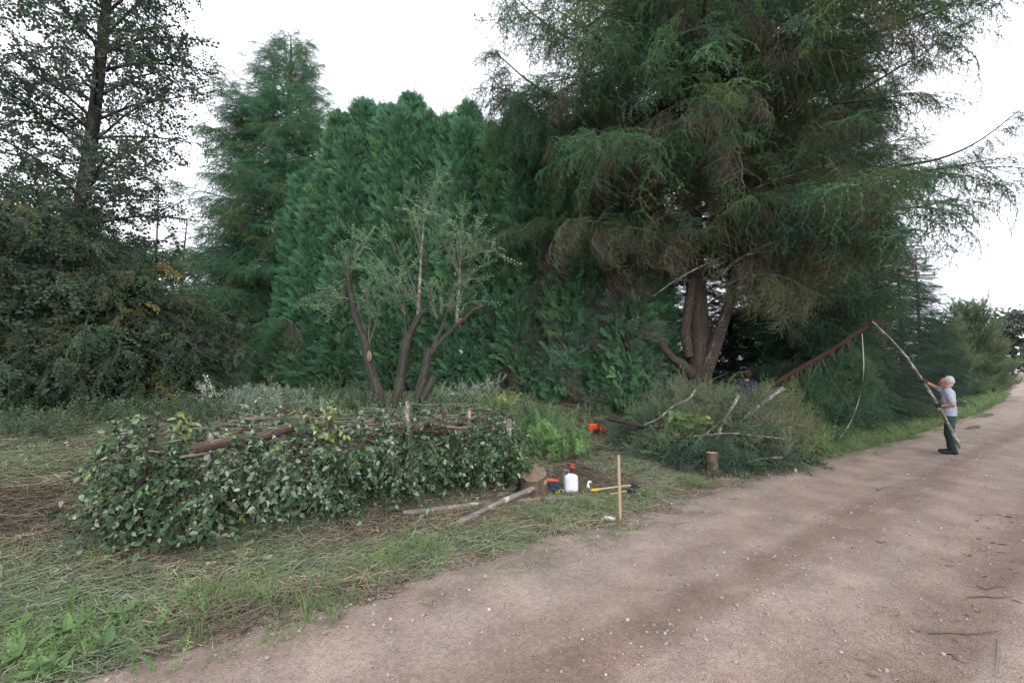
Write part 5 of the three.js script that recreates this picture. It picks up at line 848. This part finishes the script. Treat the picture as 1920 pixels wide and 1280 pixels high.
// ---------------------------------------------------------------- people
function blobs(bones, c, half, cell, k = 0.03, clip = null, folds = 0) { // bones: [x,y,z, x,y,z, r0, r1]
  const N = Math.ceil(2 * half / cell), mc = new MarchingCubes(N, M.dry, false, false, 160000), f = mc.field, h = N / 2; mc.isolation = 0;
  for (let z = 0; z < N; z++) for (let y = 0; y < N; y++) for (let x = 0; x < N; x++) {
    const px = c[0] + (x - h) / h * half, py = c[1] + (y - h) / h * half, pz = c[2] + (z - h) / h * half; let d = 9;
    for (const b of bones) { const ax = px - b[0], ay = py - b[1], az = pz - b[2], bx = b[3] - b[0], by = b[4] - b[1], bz = b[5] - b[2], t = clamp((ax * bx + ay * by + az * bz) / (bx * bx + by * by + bz * bz + 1e-9)), e = Math.hypot(ax - bx * t, ay - by * t, az - bz * t) - (b[6] + (b[7] - b[6]) * t); const q = Math.max(k - Math.abs(d - e), 0) / k; d = Math.min(d, e) - q * q * k * 0.25; }
    if (clip) d = Math.max(d, clip(px, py, pz)); f[z * N * N + y * N + x] = -d;
  }
  mc.update(); const g = new THREE.BufferGeometry(), cnt = mc.count, pos = new Float32Array(mc.positionArray.slice(0, cnt * 3)); for (let i = 0; i < cnt; i++) for (let q = 0; q < 3; q++) pos[i * 3 + q] = pos[i * 3 + q] * half + c[q];
  g.setAttribute('position', new THREE.BufferAttribute(pos, 3)); const m = mergeVertices(g, 1e-4); let vol = 0; const P = m.attributes.position, I = m.index.array, a = V(), b = V(), d = V(); for (let i = 0; i < I.length; i += 3) { a.fromBufferAttribute(P, I[i]); b.fromBufferAttribute(P, I[i + 1]); d.fromBufferAttribute(P, I[i + 2]); vol += a.dot(b.cross(d)); } if (vol < 0) for (let i = 0; i < I.length; i += 3) { const q = I[i]; I[i] = I[i + 1]; I[i + 1] = q; }
  if (folds) { m.computeVertexNormals(); const nn = m.attributes.normal; for (let i = 0; i < P.count; i++) { const x = P.getX(i), y = P.getY(i), z = P.getZ(i), f = folds * (noise(x * 9 + y * 5, y * 6, z * 9) + 0.6 * noise(x * 20, y * 11 + x * 8, z * 20)); P.setXYZ(i, x + nn.getX(i) * f, y + nn.getY(i) * f, z + nn.getZ(i) * f); } }
  m.computeVertexNormals(); return m;
}
function hand(w, grip, axis, palmDir) { // gloved hand closed round a bar through grip along axis
  const out = [], ax = axis.clone().normalize(), u = palmDir.clone().addScaledVector(ax, -palmDir.dot(ax)).normalize(), v = ax.clone().cross(u), r = 0.043, pt = (th, s, rr = r) => grip.clone().addScaledVector(u, -Math.cos(th) * rr).addScaledVector(v, Math.sin(th) * rr).addScaledVector(ax, s);
  const push = (a, b, r0, r1) => out.push([a.x, a.y, a.z, b.x, b.y, b.z, r0, r1]), pc = pt(0, 0, 0.055); push(w, pc, 0.03, 0.033); push(pt(0, -0.028, 0.052), pt(0, 0.028, 0.052), 0.024, 0.024);
  [-0.036, -0.012, 0.012, 0.034].forEach((s, k) => { const l = [0.85, 1, 1.05, 0.92][k]; for (let q = 0; q < 3; q++) push(pt(0.4 + q * 0.85 * l, s), pt(0.4 + (q + 1) * 0.85 * l, s), 0.0125 - q * 0.001, 0.0115 - q * 0.001); });
  push(pt(-0.3, 0.03), pt(-1.1, 0.045), 0.014, 0.012); push(pt(-1.1, 0.045), pt(-1.9, 0.035), 0.012, 0.011); return out;
}
const skin = std(RGB(0.42, 0.2, 0.14), 0.6);
function head(x, y, z, s = 1) { // facing -X
  const o = (a, b, c, d, e, f, r0, r1) => [x + a * s, y + b * s, z + c * s, x + d * s, y + e * s, z + f * s, r0 * s, r1 * s];
  return { skull: [o(0.015, 0.03, 0, -0.02, 0.02, 0, 0.092, 0.085), o(-0.03, -0.03, 0, -0.05, -0.085, 0, 0.07, 0.042), o(-0.092, 0.01, 0, -0.113, -0.022, 0, 0.012, 0.017), o(-0.088, -0.062, -0.015, -0.088, -0.062, 0.015, 0.014, 0.014), o(-0.086, 0.025, -0.04, -0.086, 0.025, 0.04, 0.012, 0.012), o(0.012, 0.02, 0.088, 0.016, -0.02, 0.09, 0.017, 0.012), o(0.012, 0.02, -0.088, 0.016, -0.02, -0.09, 0.017, 0.012), o(0.015, -0.05, 0, 0.02, -0.17, 0, 0.055, 0.062)],
    hair: [o(0.035, 0.045, 0, -0.03, 0.075, 0, 0.1, 0.078), o(0.05, 0.0, 0, 0.045, -0.05, 0, 0.085, 0.065)], eyes: [[x - 0.088 * s, y + 0.008 * s, z + 0.033 * s], [x - 0.088 * s, y + 0.008 * s, z - 0.033 * s]] };
}
function person(label, p, turn, o) {
  const t = thing('person', label, 'person', p, turn), H = head(...o.head), b3 = (a, b, r0, r1) => [...a, ...b, r0, r1], sk = [...H.skull], sh = [], tr = [], bo = [], gl = [];
  for (const z of [-1, 1]) {
    sh.push(b3([o.lean * 0.4, 1.32, z * 0.1], [0.0, 0.98, z * 0.075], 0.118, 0.115), b3([0, 0.98, z * 0.075], [0, 0.8, z * 0.08], 0.115, 0.12));
    tr.push(b3([0, 0.86, z * 0.07], [-0.0, 0.82, z * 0.09], 0.108, 0.1), b3([0, 0.82, z * 0.09], [-0.025 + o.stride * z, 0.46, z * 0.1], 0.1, 0.072), b3([-0.025 + o.stride * z, 0.46, z * 0.1], [0.015 + o.stride * 1.4 * z, 0.08, z * 0.1], 0.075, 0.062));
    bo.push(b3([0.03 + o.stride * 1.4 * z, 0.055, z * 0.1], [-0.17 + o.stride * 1.4 * z, 0.035, z * 0.105], 0.05, 0.04), b3([0.03 + o.stride * 1.4 * z, 0.05, z * 0.1], [0.02 + o.stride * 1.4 * z, 0.12, z * 0.1], 0.05, 0.05));
    sk.push(b3([o.lean * 0.4, 1.28, z * 0.07], [0, 0.95, z * 0.05], 0.075, 0.07), b3([0, 0.88, z * 0.08], [-0.02 + o.stride * z, 0.46, z * 0.1], 0.08, 0.055), b3([-0.02 + o.stride * z, 0.46, z * 0.1], [0.015 + o.stride * 1.4 * z, 0.1, z * 0.1], 0.055, 0.04));
  }
  sh.push(b3([o.lean * 0.4, 1.37, -0.15], [o.lean * 0.4, 1.37, 0.15], 0.06, 0.06), b3([o.lean * 0.5, 1.38, 0], [o.head[0] + 0.02, 1.43, 0], 0.07, 0.062));
  for (const [S0, E, W] of o.arms) { const m = S0.map((q, k) => q + (E[k] - q) * 0.72); sh.push(b3(S0, m, 0.068, 0.064)); sk.push(b3(S0, E, 0.044, 0.04), b3(E, W, 0.042, 0.03)); }
  part('body', blobs(sk, [-0.05, 0.88, 0.05], 0.92, 0.013, 0.03), skin, t);
  part('shirt', blobs(sh, [-0.05, 1.1, 0.02], 0.5, 0.012, 0.045, (x, y) => Math.max(o.hem - y, -1), 0.012), std(o.shirt, 0.9), t);
  part('trousers', blobs(tr, [0, 0.48, 0], 0.52, 0.013, 0.04, (x, y) => Math.max(0.06 - y, y - 0.92), 0.014), std(o.trousers, 0.9), t);
  part('hair', blobs(H.hair, o.head.slice(0, 3), 0.17, 0.006, 0.03, (x, y, z) => Math.max(-(x - o.head[0]) - 0.055 + Math.max(0, (y - o.head[1] - 0.05)) * 0.9, -1), 0.014), std(o.hair, 0.9), t);
  for (const e of H.eyes) part('eye', new THREE.SphereGeometry(0.009, 10, 8).translate(...e), std(RGB(0.03, 0.02, 0.02), 0.3), t);
  for (const z of [0, 2]) part('shoe', blobs([bo[z], bo[z + 1]], [-0.06, 0.06, (z - 1) * 0.1], 0.2, 0.009, 0.03, (x, y) => 0.004 - y), std(RGB(0.015, 0.015, 0.016), 0.6), t);
  o.arms.forEach(([, , W, G, ax, pd]) => part(o.gloves ? 'glove' : 'hand', blobs(hand(V(...W), V(...G), ax, pd), G, 0.14, 0.0045, 0.012), o.gloves ? std(RGB(0.02, 0.022, 0.026), 0.85) : skin, t));
  return t;
}
{
  const feet = ground(1786, 853), [ft, fs] = roadTS(feet.x, feet.z); feet.y = roadHeight(ft, fs, feet.x, feet.z) + 0.002;
  const turn = -Math.atan2(feet.x, -feet.z), z0 = 0.14;
  const poleL = [V(0.142, 0.17, 0.27), V(-0.178, 1.07, 0.19), V(-0.4065, 1.6, z0), V(-0.753, 2.31, 0.08), V(-1.264, 3.04, 0.0)];
  const ax1 = poleL[2].clone().sub(poleL[1]).normalize();
  person('grey haired person in grey shirt and green trousers pushing a long pole upward', feet, turn, { head: [-0.02, 1.59, 0.0, 1.0], lean: 0.0, stride: 0.015, hem: 0.84, shirt: RGB(0.33, 0.35, 0.42), trousers: RGB(0.018, 0.05, 0.045), hair: RGB(0.42, 0.41, 0.41), gloves: true,
    arms: [[[0.0, 1.36, 0.18], [0.07, 1.1, 0.26], [-0.12, 1.065, 0.23], [-0.178, 1.07, 0.19], ax1, V(-1, 0, -0.6)], [[-0.01, 1.37, -0.17], [-0.18, 1.45, -0.12], [-0.35, 1.58, 0.07], [-0.4065, 1.6, z0], ax1, V(-1, 0.2, 0.5)]] });
  const toWorld = (p) => p.clone().applyAxisAngle(V(0, 1, 0), turn).add(feet);
  const pw = poleL.map(toWorld), d = pw[4].clone().sub(pw[3]); pw[4].addScaledVector(d, 0.03);
  log('long_pole', 'long grey pole held by the grey haired person, propping the broken trunk', 'pole', pw, [0.034, 0.033, 0.031, 0.028, 0.024], M.greyBark, { seed: 51 });
}
{
  const p = stand(1401, 11.7), turn = -Math.atan2(p.x, -p.z) - 1.1;
  person('person in navy shirt standing behind the brush pile under the larch', p, turn, { head: [-0.05, 1.585, 0, 1.0], lean: -0.05, stride: 0.06, hem: 0.84, shirt: RGB(0.012, 0.014, 0.045), trousers: RGB(0.03, 0.03, 0.035), hair: RGB(0.025, 0.018, 0.013), gloves: false,
    arms: [[[-0.01, 1.36, 0.19], [-0.06, 1.1, 0.27], [-0.26, 1.05, 0.2], [-0.32, 1.06, 0.18], V(0.2, 0.3, 1), V(-1, 0, 0)], [[-0.01, 1.36, -0.19], [-0.06, 1.1, -0.27], [-0.26, 1.05, -0.2], [-0.32, 1.06, -0.18], V(-0.2, 0.3, 1), V(-1, 0, 0)]] });
}

// ---------------------------------------------------------------- broad-leaved weeds in the near left corner
{
  const R = rng(313), lg = [0, 1].map((k) => { const g = new Geo(); leaf(g, V(0, 0, 0), V(1, 0.5, 0).normalize(), V(-0.5, 1, 0).normalize(), 1, 0.26 + 0.1 * k, 0.16, 0.5, true); return g.build(true); }), gm = [RGB(0.11, 0.21, 0.055), RGB(0.08, 0.165, 0.05), RGB(0.14, 0.24, 0.07)].map((c) => new THREE.MeshPhysicalMaterial({ color: c, roughness: 0.8, transmission: 0.2, thickness: 0, side: THREE.DoubleSide }));
  [[40, 1245, 20, 0.26, 'lush broad leaved weed in the bottom left corner of the picture'], [110, 1200, 20, 0.24, 'second broad leaved weed from the bottom left corner'], [190, 1225, 18, 0.22, 'broad leaved weed at the grass edge nearest the road corner'], [225, 1165, 17, 0.22, 'upright green weed behind the corner weeds'], [285, 1190, 10, 0.18, 'low weed right of the corner weeds beside the road edge'], [330, 1150, 9, 0.16, 'small weed farthest right of the corner group'], [90, 1270, 18, 0.24, 'weed cut off by the bottom picture edge'], [20, 1195, 10, 0.2, 'weed touching the left picture edge'], [660, 1120, 9, 0.12, 'small green weed in the verge left of the road, mid picture'], [130, 1135, 8, 0.16, 'grey green weed standing alone in the left hay']].forEach(([px, py, n, L, label], k) => {
    const t = thing('weed_plant', label, 'weed', ground(px, py)); for (let q = 0; q < n * 1.5; q++) { const m = part('leaf', lg[q % 2], gm[(q + k) % 3], t); m.scale.setScalar(L * 0.55 * (0.4 + 0.85 * R())); m.rotation.set((R() - 0.5) * 0.6, q * 2.4 + R(), R() * 0.75, 'YXZ'); m.position.set(Math.cos(q * 1.7) * 0.09 * R(), 0.012 * (q % 4), Math.sin(q * 1.7) * 0.09 * R()); }
  });
}

renderer.render(scene, camera);
